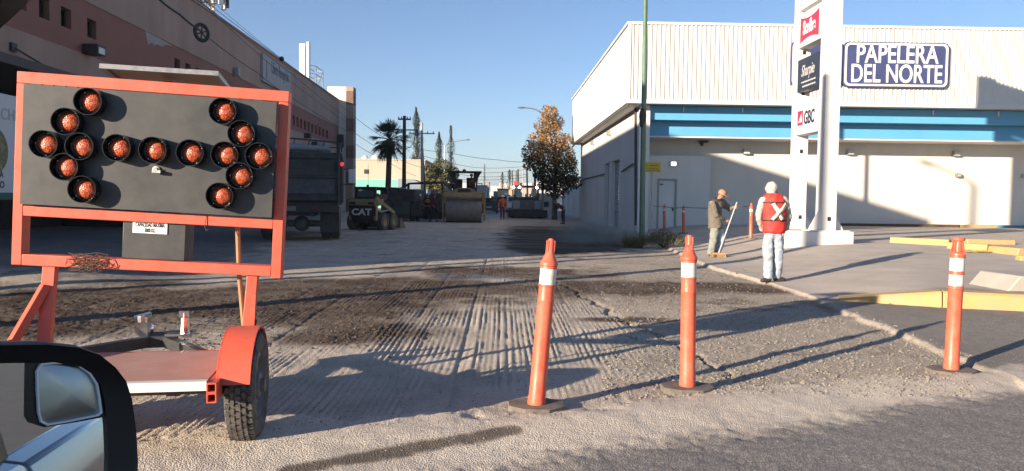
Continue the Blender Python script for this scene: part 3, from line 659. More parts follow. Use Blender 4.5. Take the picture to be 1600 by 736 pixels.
def win(y0, y1, a, b, curtain=True):
    mb = MB(); mb.bb(-.22, -.17, y0, y1, a, a+.04); mb.bb(-.22, -.17, y0, y1, b-.04, b); mb.bb(-.22, -.17, y0, y0+.04, a+.041, b-.041); mb.bb(-.22, -.17, y1-.04, y1, a+.041, b-.041); mb.bb(-.215, -.175, (y0+y1)/2-.015, (y0+y1)/2+.015, a+.041, b-.041)
    o = mb.obj('window', 'dark_metal', lb); mb = MB(); mb.bb(-.30, -.24, y0+.0, y1, a, b); mb.obj('pane', 'dark_glass', o)
    if curtain: mb = MB(); mb.bb(-.237, -.225, y0+.03, y0+(y1-y0)*.42, a+.03, b-.03); mb.obj('curtain', 'curtain', o)
for h in hs: win(h[0], h[1], za, zb_)
for h in far: win(h[0], h[1], zfa, zfb, False)
# ground storey: open arcade near the camera, wall further along
yA = 4.0
mb = MB(); mb.bb(-.35, .02, yA, yE, -.1, zA-.001); mb.obj('ground_wall', 'brown_stucco', lb)
mb = MB(); mb.bb(-5.2, -5, yS0, yA, -.1, zA-.001); mb.bb(-5, -.35, yA-.3, yA-.002, -.1, zA-.001); mb.obj('arcade_wall', 'recess_shade', lb)  # near-black colour carries the shade of the arcade interior
mb = MB(); mb.bb(-5, .9, yS0, yA+4, zA-.26, zA-.002); mb.obj('canopy', 'roof_dark', lb)
for y in (-22.3, -16.5, -10.7, 1.5): mb = MB(); mb.bb(-.6, -.1, y, y+.5, -.1, zA-.262); mb.obj('column', 'pale_stucco', lb)
mb = MB(); mb.bb(-7, -.36, yS0, 33, zR-.6, zR-.45); mb.bb(-2.2, -.36, 33.001, yE, zR-.6, zR-.45); mb.obj('roof', 'roof_dark', lb)
mb = MB(); mb.bb(-7, -.352, yS0, yS0+.35, -.1, zR); mb.obj('end_wall', 'pale_stucco', lb)
mb = MB(); mb.bb(-7, -6.7, yS0+.36, 33, -.1, zR); mb.bb(-2.4, -2.2, 33.3, yE, -.1, zR); mb.bb(-6.699, -2.2, 33.001, 33.299, -.1, zR); mb.obj('rear_wall', 'pale_stucco', lb)  # unseen far rear shaped shallow so sunlight passes to the olive tree
y, z = LB(134, 78); mb = MB(); mb.box((.28, y, z), (.5, .55, .32)); o = mb.obj('wall_light', 'machine_black', lb); mb = MB(); mb.box((.535, y, z-.03), (.01, .4, .2)); mb.obj('lens', 'lamp_glass', o)
y, z = LB(17, 74); mb = MB(); mb.box((.06, y, z), (.1, .25, .25)); mb.bar((.08, y, z), (.85, y+.55, zA-.1), .05); mb.obj('tie_rod', 'dark_metal', lb)
# torn plaster patch, proud of the paint by a few millimetres
P = [LB(*q) for q in ((226, 47), (270, 72), (258, 70), (252, 73), (245, 69), (240, 71), (237, 66), (231, 70))]
mb = MB(); mb.prism(P, .001, .012, 'x'); mb.obj('plaster_patch', 'bare_plaster', lb)
# banner sign on the parapet
b0, b1 = LB(411, 100, .2)[0], LB(454.5, 110, .2)[0]; bz1, bz0 = LB(412, 84, .2)[1], LB(412, 127, .2)[1]
mb = MB(); mb.bb(.031, .2, b0, b1, bz0, bz1); o = mb.obj('banner_sign', 'banner', lb)
text('lettering', 'Libera Recepción', 1.05, 'banner_ink', o, frame_right(.206, (b0+b1)/2+.6, bz1-(bz1-bz0)*.32), .004, .01, sx=1.0*(b1-b0)/11.5)
mb = MB(); mb.bb(.2, .21, b0+.7, b0+.85, bz0+.3, bz1-.3); mb.obj('banner_stripe', 'banner_ink', o)
for px, py in ((365, 112), (435, 236), (488, 228), (502, 229)):
    y, z = LB(px, py); mb = MB(); mb.box((.25, y, z), (.45, .9, .62) if py > 200 else (.12, .4, .45)); mb.obj('air_unit', 'far_grey' if px != 488 else 'dark_metal', lb)
y, z = LB(476, 212); mb = MB(); mb.box((.25, y, z), (.5, .6, .35)); mb.obj('wall_light', 'machine_black', lb)
y, z = LB(527, 222); mb = MB(); mb.box((.3, y, z+.1), (.5, .5, 1.2)); mb.obj('wall_light', 'machine_black', lb)
# tower block at the far end, banded piers
tb = thing('end_tower', 'cream and brown banded tower block at the far end of the terracotta building', 'building', (-16.4, 74.2, 0))
zt = AY(530, 135, 71.5).z; hx = AY(551, 200, 71.5).x+16.4
mb = MB(); mb.bb(AY(511, 200, 71.5).x+16.4, hx, -2.6, -1.4, -.1, zt); mb.obj('block', 'cream_wall', tb)
x0 = AY(540.5, 200, 71.5).x+16.4; k = 0; z = 0
while z < zt-.1:
    h = min(1.25, zt-z); mb = MB(); mb.bb(x0, hx+.05, -2.68, -1.35, z+.01, z+h-.01); mb.obj('band', 'tan_block' if k % 2 else 'pier_brown', tb); z += h; k += 1
# rooftop cell antennas
def mast(name, label, px, py, off, h, nsec, scale):
    y, z = LB(px, py); p = LB0+LBt*y+LBn*off; t = thing(name, label, 'antenna', (p.x, p.y, zR-.45))
    mb = MB()
    for k in range(3):
        a = k*2.094; mb.tube([(.25*math.cos(a), .25*math.sin(a), 0), (.22*math.cos(a), .22*math.sin(a), h)], .03, 5)
    for i in range(int(h/.5)):
        for k in range(3):
            a, b = k*2.094, (k+1)*2.094; mb.tube([(.24*math.cos(a), .24*math.sin(a), i*.5), (.24*math.cos(b), .24*math.sin(b), i*.5+.5)], .016, 4)
    mb.obj('lattice_mast', 'galvanised', t)
    mb = MB()
    for zz in (h-1.5, h-.4): mb.tube([(.75*math.cos(a*.5236), .75*math.sin(a*.5236), zz) for a in range(13)], .03, 5)
    for k in range(6): mb.bar((.2*math.cos(k), .2*math.sin(k), h-1.5), (.75*math.cos(k), .75*math.sin(k), h-1.5), .04)
    mb.obj('ring_frame', 'galvanised', t)
    for k in range(nsec):
        a = k*6.283/nsec+.2; mb = MB(); mb.box((.88*math.cos(a), .88*math.sin(a), h-.9), (.14, .28, 1.9), rot=(0, 0, a)); mb.obj('panel_antenna', 'white_plain' if k % 3 else 'machine_black', t)
    for k in range(3):
        a = k*2.1+1; mb = MB(); mb.box((.55*math.cos(a), .55*math.sin(a), h-1.2), (.25, .25, .5)); mb.obj('radio_unit', 'far_grey', t)
mast('rooftop_mast', 'lattice mast crowded with white panel antennas on the terracotta roof', 358, 45, -1.0, 3.3, 8, 1)
y, z = LB(500, 145); p = LB0+LBt*y+LBn*-1.0
t = thing('rooftop_antenna', 'pale slim panel antenna with open steel frame on the roof edge', 'antenna', (p.x, p.y, zR-.45))
mb = MB(); mb.box((-.25, -.6, 2.6), (.45, .5, 2.6)); mb.box((.2, -.6, 2.6), (.22, .5, 2.9)); mb.obj('panel_antenna', 'white_plain', t)
mb = MB()
for x, yy in ((-.3, -.6), (.5, .8), (.5, 3.2), (-.3, 3.2)): mb.tube([(x, yy, 0), (x, yy, 2.4)], .05, 5)
for z in (.9, 1.7, 2.35): mb.tube([(-.3, -.6, z), (.5, .8, z), (.5, 3.2, z), (-.3, 3.2, z), (-.3, -.6, z)], .035, 4)
mb.tube([(.5, .8, .2), (.5, 3.2, 2.3)], .03, 4); mb.tube([(-.3, -.6, 3), (-9, -4, 1.6)], .012, 4); mb.obj('frame', 'galvanised', t)
# food poster on the arcade at the left edge
P0 = LB0+LBn*1.0
def PB(px, py): p = HIT(px, py, P0, LBn); return (p-LB0).dot(LBt), p.z
t = thing('food_poster', 'white food poster with green foot strip on the arcade at far left', 'poster', LB0+LBn*1.0, LBA)
y1, zt = PB(30, 152); zb = PB(10, 312)[1]; y0 = y1-4.6; zg = PB(10, 301)[1]
mb = MB(); mb.bb(-.06, 0, y0, y1, zg, zt); mb.obj('panel', 'poster_white', t)
mb = MB(); mb.bb(-.06, .001, y0, y1, zb, zg-.002); mb.obj('green_strip', 'poster_green', t)
yc, zc = PB(4, 236); rz_ = abs(PB(4, 200)[1]-PB(4, 236)[1]); mb = MB(); mb.lathe([(1.0, 0), (1.0, .012)], 24, Matrix.Translation((0, yc-.35, zc)) @ Matrix.Rotation(R_(90), 4, 'Y') @ Matrix.Diagonal((rz_, rz_*.95, 1, 1))); mb.obj('food_picture', 'picture_food', t)
text('lettering', 'CHI', .42, 'ink_pale', t, frame_right(.006, PB(16, 180)[0]-.05, PB(14, 180)[1]), .003, .006)
text('lettering', 'A', .22, 'ink', t, frame_right(.006, PB(2, 273)[0], PB(2, 273)[1]), .003, .004)
text('lettering', 'O', .24, 'ink', t, frame_right(.006, PB(3, 289)[0], PB(3, 289)[1]), .003, .006)
for s in (y0+.1, y1-.1):
    mb = MB(); mb.bar((-.1, s, -.05), (-.1, s, zt-.1), .07); mb.obj('post', 'dark_metal', t)
# ================================================================== ARROW BOARD TRAILER
TC = Vector((-2.323, 4.348, 0)); TA = R_(9.0)
TM = Matrix.Translation(TC) @ Matrix.Rotation(TA, 4, 'Z')
tr = thing('arrow_board_trailer', 'orange trailer carrying a black double arrow board with fifteen hooded red lamps', 'trailer', TC, TA)
TZ = .455                                  # deck top
mb = MB(); mb.bb(-.71, .71, -.40, .40, TZ-.025, TZ); mb.obj('deck', 'trailer_deck', tr)
def hollow(mb, p0, p1, w, h, t=.006):
    """rectangular steel tube, open ends"""
    p0, p1 = Vector(p0), Vector(p1); d = (p1-p0); L = d.length; d.normalize(); x = d.cross(Vector((0, 0, 1))).normalized(); z = x.cross(d)
    M = Matrix((x, d, z)).transposed().to_4x4(); M.translation = p0
    o = [(-w/2, -h/2), (w/2, -h/2), (w/2, h/2), (-w/2, h/2)]; i = [(a*(1-2*t/w), b*(1-2*t/h)) for a, b in o]
    vs = [(a, y, b) for y in (0, L) for P in (o, i) for a, b in P]; fs = []
    for k in range(4):
        j = (k+1) % 4; fs += [(k, j, 8+j, 8+k), (4+k, 12+k, 12+j, 4+j), (k, 4+k, 4+j, j), (8+k, 8+j, 12+j, 12+k)]
    mb.add(vs, fs, M); return mb
mb = MB(); hollow(mb, (-.72, -.427, TZ-.02), (.718, -.427, TZ-.02), .05, .05); mb.obj('rear_rail', 'white_paint', tr)
for s in (-1, 1):
    mb = MB(); hollow(mb, (s*.746, -.47, TZ-.028), (s*.746, .62, TZ-.028), .05, .052); hollow(mb, (s*.746, -.47, TZ-.082), (s*.746, .45, TZ-.082), .05, .052); mb.obj('side_rail', 'orange_steel', tr)
mb = MB(); hollow(mb, (-.72, .43, TZ-.03), (.718, .43, TZ-.03), .05, .05); mb.obj('front_rail', 'orange_steel', tr)
mb = MB(); hollow(mb, (-.1, -.40, TZ-.075), (-.1, .40, TZ-.075), .06, .09); mb.obj('cross_member', 'orange_steel', tr)
mb = MB(); mb.tube([(-.86, 0, .31), (.86, 0, .31)], .03, 8); mb.box((-.5, 0, .36), (.07, .5, .05)); mb.box((.5, 0, .36), (.07, .5, .05)); mb.obj('axle', 'rust_metal', tr)
mb = MB(); mb.bar((-.55, .44, TZ-.06), (-.04, 1.35, TZ-.10), .06, .08); mb.bar((.55, .44, TZ-.06), (.04, 1.35, TZ-.10), .06, .08); mb.bb(-.1, .1, 1.28, 1.5, TZ-.14, TZ-.058); mb.obj('drawbar', 'dark_metal', tr)
mb = MB(); mb.bb(-.15, -.06, 1.28, 1.36, TZ-.055, TZ+.05); mb.tube([(-.10, 1.3, TZ+.05), (-.10, 1.3, TZ+.1)], .035, 8); mb.tube([(-.15, 1.3, TZ+.08), (-.04, 1.3, TZ+.11)], .02, 6); mb.sphere((-.1, 1.42, TZ-.02), .05); mb.obj('coupler', 'chrome', tr)
mb = MB(); mb.bb(.10, .28, 1.12, 1.3, TZ-.03, TZ-.012); mb.tube([(.22, 1.2, TZ-.01), (.22, 1.2, TZ+.14)], [.035, .025], 8); mb.box((.22, 1.2, TZ+.12), (.07, .05, .05)); mb.obj('jack', 'chrome', tr)
# wheels with tread blocks
def wheel(parent, x, y, r, w, rim_r, name='wheel', blocks=44, flip=1):
    mb = MB(); prof = [(rim_r, -w/2+.01), (rim_r+.03, -w/2), (r-.045, -w/2-.008), (r-.02, -w/2+.006), (r-.008, -w/2+.02), (r-.006, 0), (r-.008, w/2-.02), (r-.02, w/2-.006), (r-.045, w/2+.008), (rim_r+.03, w/2), (rim_r, w/2-.01)]
    M = Matrix.Translation((x, y, r)) @ Matrix.Rotation(R_(90), 4, 'Y')
    mb.lathe(prof+[(rim_r, -w/2+.01)], 40, M); t = mb.obj(name, 'tyre', parent)
    mb = MB()
    for i in range(blocks):
        for k, (o, ww) in enumerate(((-.40, .15), (-.21, .13), (0, .16), (.21, .13), (.40, .15))):
            a = 2*math.pi*(i+(.5 if k % 2 else 0))/blocks; Mb = M @ Matrix.Rotation(a, 4, 'Z') @ Matrix.Translation((r-.003-(.008 if k in (0, 4) else 0), 0, o*w)) @ Matrix.Rotation(.35*(k-2)*.3, 4, 'X')
            mb.box((0, 0, 0), (.016, 2*math.pi*r/blocks*.72, ww*w), M=Mb)
    tag(mb.obj('tread', 'tyre', t), kind='stuff')
    mb = MB(); mb.lathe([(rim_r, -.05), (rim_r, .02), (rim_r-.02, .03), (rim_r-.035, -.0), (.09, -.012), (.075, .03), (.04, .035), (.04, .06), (0, .062)] if flip > 0 else [(rim_r, .05), (rim_r, -.02), (rim_r-.02, -.03), (rim_r-.035, 0), (.09, .012), (.075, -.03), (.04, -.035), (.04, -.06), (0, -.062)], 24, M @ Matrix.Translation((0, 0, flip*(w/2-.035)))); mb.obj('rim', 'wheel_grey', t)
    return t
for s in (-1, 1):
    wheel(tr, s*.855, 0, .325, .150, .195, flip=s)
    # fender: rounded shell, open below
    mb = MB(); w0, w1 = s*.752, s*.925; pr = []
    for i in range(15):
        a = R_(-28+236*i/14) if False else R_(17+146*i/14); pr.append((-.385*math.cos(a), .31+.365*math.sin(a)))
    pr = pr
    n = len(pr); ins = [(y*.965, .31+(z-.31)*.965) for y, z in pr]
    vs = [(w0, y, z) for y, z in pr]+[(w1, y, z) for y, z in pr]+[(w0, y, z) for y, z in ins]+[(w1, y, z) for y, z in ins]
    fs = []
    for i in range(n-1): fs += [(i, i+1, n+i+1, n+i), (2*n+i, 3*n+i, 3*n+i+1, 2*n+i+1), (i, 2*n+i, 2*n+i+1, i+1), (n+i, n+i+1, 3*n+i+1, 3*n+i)]
    fs += [(0, n, 3*n, 2*n), (n-1, 3*n-1, 4*n-1, 2*n-1)]
    mb.add(vs, fs); f = mb.obj('fender', 'orange_steel', tr, smooth=40)
    mb = MB(); mb.prism([(y, z) for y, z in pr], w0-s*.006, w0+s*.004, 'x'); mb.obj('fender_side', 'orange_steel', f)
# board frame in its own tilted local system
BH, BW = 1.19, 1.70
BC = TM.inverted() @ AY(236, 274, 4.87)
BM = Matrix.Translation(BC) @ Matrix.Rotation(R_(-3.5), 4, 'Z') @ Matrix.Rotation(R_(2.7), 4, 'Y')
board = thing('arrow_board', None, None); board.parent = tr; board.matrix_local = BM
T_ = .062; D_ = .10
# extents from the photograph's corners, solved on the board's plane
Binv = (TM @ BM).inverted(); Bn = (TM @ BM).to_3x3() @ Vector((0, 1, 0)); Bp = (TM @ BM).translation
def BD(px, py): p = Binv @ HIT(px, py, Bp, Bn); return p.x, p.z
xl = (BD(35, 116)[0]+BD(22, 411)[0])/2; xr = (BD(452, 147)[0]+BD(443, 432)[0])/2
zt = (BD(36, 115)[1]+BD(451, 142)[1])/2; zb = (BD(22, 411)[1]+BD(443, 433)[1])/2; zm = (BD(40, 333)[1]+BD(430, 346)[1])/2
fr = MB(); d0, d1 = -D_/2, D_/2
def piece(name, x0, x1, z0, z1): mb = MB(); mb.bb(x0, x1, d0, d1, z0, z1); return mb.obj(name, 'orange_steel', board, bevel=.004)
piece('rail', xl, xr, zt-T_*1.15, zt); piece('stile', xl, xl+T_*.95, zb, zt-T_*1.15-.001); piece('stile', xr-T_, xr, zb-.01, zt-T_*1.15-.001)
piece('rail', xl+T_*.95+.001, xr-T_-.001, zm-T_/2, zm+T_/2); piece('rail', xl+T_*.95+.001, xr-T_-.001, zb, zb+T_*1.1)
mb = MB(); mb.bb(xl+T_*.95+.004, xr-T_-.004, -D_/2-.045, -D_/2-.02, zm+T_/2+.012, zt-T_*1.15-.008); panel = mb.obj('panel', 'black_board', board)
mb = MB()
for i in range(5): mb.bb(xl+.10+i*.07, xl+.155+i*.07, -D_/2-.03, -D_/2-.001, zt-T_*1.15-.0115, zt-T_*1.15-.002)
for i in range(4): mb.bb(xr-.42+i*.07, xr-.37+i*.07, -D_/2-.03, -D_/2-.001, zt-T_*1.15-.0115, zt-T_*1.15-.002)
tag(mb.obj('clips', 'dark_metal', panel), kind='stuff')
mb = MB(); mb.bb(BD(193, 380)[0], BD(291, 380)[0], -.02, .16, zb+T_*1.1+.002, zm-T_/2-.002); cb = mb.obj('control_box', 'black_board', board, bevel=.004)
sx0, sz1 = BD(210, 344); sx1, sz0 = BD(263, 366)
mb = MB(); mb.bb(sx0, sx1, -.026, -.021, sz0, sz1); sg = mb.obj('capacity_sign', 'white_plain', cb)
text('lettering', 'CAPACIDAD MAXIMA\n3000 KG', .036, 'ink', sg, frame_front((sx0+sx1)/2, -.027, (sz0+sz1)/2-.004), .0008, .0002, sx=.50, line=.95)
# lamps
LP = [(139, 159), (104, 190), (70, 225), (126, 229), (102, 261), (130, 296), (184, 231), (240, 235), (298, 239), (352, 242), (405, 244), (349, 174), (378, 209), (375, 275), (344, 306)]
hood = MB(); rh = .083; nseg = 32
hood.lathe([(rh, .0), (rh, .078), (rh-.004, .078), (rh-.005, .0)], nseg); hood_me = None
Mfront = Matrix.Rotation(R_(90), 4, 'X')          # lathe axis +z -> -y
lens = MB(); lens.lathe([(0, .046), (.024, .0445), (.046, .038), (.060, .026), (.061, 0)], 28)
bez = MB(); bez.lathe([(.062, .018), (.070, .022), (.078, .018)], 24)
first = None; PF = -D_/2-.046
for (px, py) in LP:
    # the pixel marks the hood's mouth: find it on the plane through the mouth
    ctr = Binv @ HIT(px, py, Bp+Bn*(-D_/2-.10), Bn)
    if first is None:
        h = hood.obj('lamp_hood', 'black_gloss', panel, smooth=40); h.matrix_local = Matrix.Translation((ctr.x, PF, ctr.z)) @ Mfront
        l = lens.obj('lens', 'lens', h, smooth=60); bz = bez.obj('bezel', 'black_plastic', h)
        mbs = MB()
        for k in range(4): a = k*1.57+.6; mbs.lathe([(.004, .02), (.004, .028), (0, .029)], 6, Matrix.Translation((.068*math.cos(a), .068*math.sin(a), 0)))
        tag(mbs.obj('screws', 'chrome', h), kind='stuff')
        first = h
    else:
        h = copy_tree(first, panel); h.matrix_local = Matrix.Translation((ctr.x, PF, ctr.z)) @ Mfront @ Matrix.Rotation(random.random()*6, 4, 'Z')
x, z = BD(253, 266); mb = MB(); mb.lathe([(.022, 0), (.022, .01), (.012, .012), (.012, .03), (0, .03)], 12, Matrix.Translation((x, -D_/2-.045, z)) @ Mfront); mb.box((x+.01, -D_/2-.075, z-.012), (.05, .02, .018)); mb.obj('latch', 'galvanised', panel)
# posts, braces, stick, wires
Mi = TM.inverted()
def wl(px, py, Y): return Mi @ AY(px, py, Y)
pl0 = BM @ Vector((BD(79, 428)[0], .0, zb-.002)); pr0 = BM @ Vector((BD(395, 440)[0], 0, zb-.002))
mb = MB(); mb.bar(pl0, (pl0.x-.015, .44, TZ-.05), .075, .06); mb.obj('post', 'orange_steel', tr, bevel=.004)
mb = MB(); mb.bar(pr0, (pr0.x-.045, .44, TZ-.05), .068, .06); mb.obj('post', 'orange_steel', tr, bevel=.004)
mb = MB(); mb.bar(pr0+Vector((.01, -.04, -.12)), (pr0.x-.005, .36, TZ-.05), .03, .03); mb.obj('brace', 'orange_steel', tr)
mb = MB(); mb.bar(pr0+Vector((0, -.038, -.28)), pr0+Vector((-.012, -.038, -.36)), .06, .004, up=(0, 1, 0)); mb.obj('tape_patch', 'rust_metal', tr)
mb = MB(); a = pl0+Vector((-.012, -.05, -.12)); mb.bar(a, (a.x-.20, .30, TZ-.06), .052, .05); mb.obj('brace', 'orange_steel', tr, bevel=.004)
mb = MB(); mb.tube([wl(371, 345, 4.98), wl(374, 430, 5.02), wl(382, 520, 5.06)], .016, 8); mb.obj('stick', 'stick_wood', tr)
mb = MB(); rnd = random.Random(5)
x0, z0 = BD(110, 415); x1, z1 = BD(180, 426)
P = [Vector((x0, -.06, zb+.05))]
for i in range(46): P.append(Vector((rnd.uniform(x0, x1), -.052-rnd.random()*.03, zb+.03+rnd.uniform(-.05, .07))))
Q = []
for i in range(len(P)-1):
    for k in range(4): Q.append(P[i].lerp(P[i+1], k/4)+Vector((0, -.012*math.sin(k/4*3.14), .012*math.sin(k/4*6.28))))
mb.tube(Q, .0022, 4); mb.obj('wire_bundle', 'rust_metal', board)
x, z = BD(325, 336); mb = MB(); mb.tube([(x, -.053, z+.04), (x+.004, -.056, z-.02), (x-.002, -.06, z-.07), (x+.012, -.062, z-.1), (x+.022, -.06, z-.085)], .0025, 4); mb.obj('loose_wire', 'rust_metal', board)
# solar panel above the board
sp = thing('solar_panel', None, None); sp.parent = tr
A = wl(155, 101, 4.86); Bq = wl(341, 113, 4.97)
u = (Bq-A).normalized(); back = (wl(349, 139, 5.42)-Bq); back = (back-u*back.dot(u)); nrm = u.cross(back).normalized()
vv = nrm.cross(u).normalized(); L = (Bq-A).length; Dp = back.length
sp.matrix_local = Matrix((u, vv, nrm)).transposed().to_4x4(); sp.location = A
mb = MB(); mb.bb(0, L, 0, .03, -.022, .008); mb.bb(0, L, Dp-.03, Dp, -.022, .008); mb.bb(0, .03, .031, Dp-.031, -.022, .008); mb.bb(L-.03, L, .031, Dp-.031, -.022, .008); mb.obj('panel_frame', 'grey_metal', sp)
mb = MB(); mb.bb(.031, L-.031, .031, Dp-.031, -.006, .006); mb.obj('cell_sheet', 'solar_back', sp)
mb = MB(); mb.bar((L*.5, Dp*.5, -.04), (L*.5, Dp*.35, -.25), .06); mb.obj('bracket', 'dark_metal', sp)
# ================================================================== DELINEATOR POSTS
def delineator(label, base, top, bands, kind, kh, group='orange delineator posts along the roadworks'):
    b = Vector(base); d = Vector(top)-b; L = d.length
    z = ground_z(b.x, b.y)
    t = thing('delineator_post', label, 'delineator', (b.x, b.y, z), random.random()*0, group)
    mb = MB(); P = [(.21*math.cos(R_(22.5+45*k)), .165*math.sin(R_(22.5+45*k))) for k in range(8)]
    mb.prism(P, -.03, .036, 'z'); mb.obj('rubber_base', 'dusty_rubber', t, bevel=.005)
    tube = thing('tube_axis', None, None); q = d.to_track_quat('Z', 'Y')
    Mq = q.to_matrix().to_4x4(); Mq.translation = (0, 0, .03); r = .057; H = L-.03
    bpy.data.objects.remove(tube)
    prof = [(r*1.08, 0), (r*1.12, .02), (r*1.04, .05), (r*1.02, .12), (r, .125), (r*.985, H*.62), (r*1.02, H*.625), (r*1.02, H*.632), (r*.985, H*.64), (r*.97, bands[0][0]*H-.012), (r*1.06, bands[0][0]*H-.008), (r*1.06, bands[0][0]*H-.001)]
    for a, c in bands:
        prof += [(r*.965, a*H), (r*.955, c*H), (r*1.06, c*H+.001), (r*1.06, c*H+.016), (r*.97, c*H+.018)]
    tb = bands[-1][1]*H+.018
    if kind == 'handle':
        prof += [(r*1.10, tb+.002), (r*1.10, tb+.022), (r*.95, tb+.03), (r*.62, tb+.075), (r*.42, tb+.10), (r*.40, H-.02), (r*.30, H-.004), (0, H)]
    else:
        prof += [(r*1.05, tb+.004), (r*1.02, tb+.02), (r*.62, tb+.035), (r*.58, H-.06), (r*.50, H-.035), (r*.62, H-.032), (r*.86, H-.028), (r*.90, H-.006), (r*.78, H), (0, H)]
    mb = MB(); mb.lathe(prof, 24, Mq); o = mb.obj('tube', 'orange_plastic', t, smooth=30)
    mb = MB()
    for a, c in bands: mb.lathe([(r*1.0, a*H+.002), (r*.995, c*H-.002)], 24, Mq)
    mb.obj('reflective_band', 'post_white', t)
    mb = MB()
    if kind == 'handle':
        for s in (-1, 1):
            mb.box((s*.012, 0, (tb+H)/2-.0), (.012, .052, H-tb-.03), M=Mq)
        mb.box((.026, 0, (tb+H)/2-.03), (.012, .034, H-tb-.09), M=Mq)
    else:
        for k in range(4):
            a = k*1.57+.5; mb.bar(Mq @ Vector((r*.95*math.cos(a), r*.95*math.sin(a), tb+.01)), Mq @ Vector((r*.66*math.cos(a), r*.66*math.sin(a), H-.035)), .012)
    mb.obj('grip', 'orange_plastic', t); return t
def post_at(label, bx, by, tx, ty, bands, kind, lean=0.0, zg=.02):
    b = G(bx, by, zg); t = AY(tx, ty, b.y+lean); return delineator(label, b, t, bands, kind, 0)
post_at('orange post leaning right, nearest the arrow board trailer', 838, 636, 862, 370, [(.722, .82)], 'handle', .03)
post_at('upright orange post in the middle with one white band', 1074, 609, 1077, 366, [(.722, .82)], 'handle')
post_at('orange post with two white bands and mushroom top in front of the yellow kerb', 1486, 581, 1498, 369, [(.62-.0, .72), (.745, .845)], 'mush')
for lb_, bx, by, tx, ty, zg in (('orange post behind the bush in front of the white door', 1038, 356, 1038, 315, .3), ('orange post on black base right of the white door', 1068, 361, 1068, 317, .3), ('faded orange post between the sweeper and the man in the red vest', 1173, 373, 1174, 317, .3)):
    post_at(lb_, bx, by, tx, ty, [(.74, .83)], 'handle', 0, zg)
p0, p1, p2, p3 = AY(1016, 320, 30), AY(1038, 322, 31.6), AY(1068, 324, 28.6), AY(1173, 322, 23.5)
mb = MB(); Q = []
for a, b in ((p0, p1), (p1, p2), (p2, p3)):
    for k in range(8): Q.append(a.lerp(b, k/8)-Vector((0, 0, .05*math.sin(k/8*3.14))))
mb.tube(Q+[p3], .012, 5); tag(mb.obj('rope', 'rope'), 'thin dark rope strung between the posts before the white wall', 'rope')
# ================================================================== OWN CAR (only its near side and wing mirror reach into view)
CA = R_(10)
car = thing('silver_car', 'silver car at the near left corner with a black wing mirror and wide angle inset', 'car', (-.4, .42, 0), CA)
# side shell: section swept along local x, outer face towards +y (street)
def shell(x0, x1, secs, name, m, parent, holes=None):
    mb = MB(); mb.prism(secs, x0, x1, 'x'); return mb.obj(name, m, parent, bevel=.01)
sec = [(-.02, .28), (.05, .36), (.075, .62), (.06, .86), (.0, 1.0), (-.06, 1.02), (-.14, .96), (-.14, .28)]
dsh = shell(-.62, 1.10, sec, 'front_door', 'car_silver', car); shell(1.108, 2.1, sec, 'rear_door', 'car_silver', car)
sec2 = [(-.02, .30), (.05, .38), (.075, .62), (.06, .86), (.0, .98), (-.5, 1.03), (-.5, .30)]
shell(-1.6, -.628, sec2, 'fender', 'car_silver', car); shell(2.108, 3.1, sec, 'quarter_panel', 'car_silver', car)
cwi_ = (Matrix.Translation((-.4, .42, 0)) @ Matrix.Rotation(CA, 4, 'Z')).inverted()
for x in (.93, 1.93):
    mb = MB(); mb.bb(x-.11, x+.11, .062, .098, .83, .87); mb.obj('door_handle', 'car_silver', car, bevel=.015)
mb = MB(); mb.tube([cwi_ @ q for q in (Vector((-.95, .33, 1.03)), CAM+ray(-260, 190)*.56, CAM+ray(-110, 50)*.55, CAM+ray(-58, -4)*.54, CAM+ray(-14, -48)*.53, Vector((-.18, .36, 1.67)))], .030, 10); mb.obj('windscreen_pillar', 'black_plastic', car)
mb = MB(); mb.tube([cwi_ @ Vector((-.18, .36, 1.67)), (.5, -.16, 1.72), (1.1, -.2, 1.75), (1.9, -.22, 1.76)], .04, 8); mb.bar((1.12, -.09, 1.0), (1.1, -.2, 1.73), .05, .09); mb.obj('window_frame', 'black_plastic', car)
mb = MB(); mb.prism([(-.62, 1.015), (1.07, 1.015), (1.07, 1.07), (-.55, 1.05)], -.10, -.085, 'y'); mb.obj('window_seal', 'rubber', car)
for x in (-1.25, 2.65):
    mb = MB(); mb.lathe([(.18, -.1), (.30, -.1), (.33, -.06), (.33, .06), (.30, .08), (.18, .06)], 28, Matrix.Translation((x, .0, .33)) @ Matrix.Rotation(R_(-90), 4, 'X')); wq = mb.obj('wheel', 'tyre', car)
# mirror: place in the world, facing back to the driver
MD = .78
def mp(px, py, d=0.0): return CAM + ray(px, py).normalized()*0 + ray(px, py)*(MD+d)
ctr = mp(70, 650); dirc = (CAM-ctr).normalized()
# the glass bisects the way to the eye and the way back along the car's flank
flank = Vector((.955, -.10, -.10)).normalized()
nm = (dirc+flank).normalized()
mz = (Vector((0, 0, 1))-nm*nm.z).normalized(); mxv = mz.cross(-nm).normalized()*1
mirror = thing('wing_mirror', None, None)
Mm = Matrix((mxv, -nm, mz)).transposed().to_4x4(); Mm.translation = ctr
mirror.parent = car
cw = Matrix.Translation((-.4, .42, 0)) @ Matrix.Rotation(CA, 4, 'Z')
mirror.matrix_local = cw.inverted() @ Mm; Mmi = Mm.inverted(); glass_n = Mm.to_3x3() @ Vector((0, 1, 0))
def ML(px, py, off=0.0): p = Mmi @ HIT(px, py, ctr+glass_n*off, glass_n); return p.x, p.z
def mpoly(pp, off=0): return [ML(a, b, off) for a, b in pp]
outer = [(-150, 545), (-60, 534), (60, 533), (110, 538), (145, 550), (170, 570), (187, 592), (196, 620), (203, 670), (206, 720), (203, 790), (180, 830), (140, 850), (-60, 850), (-150, 820)]
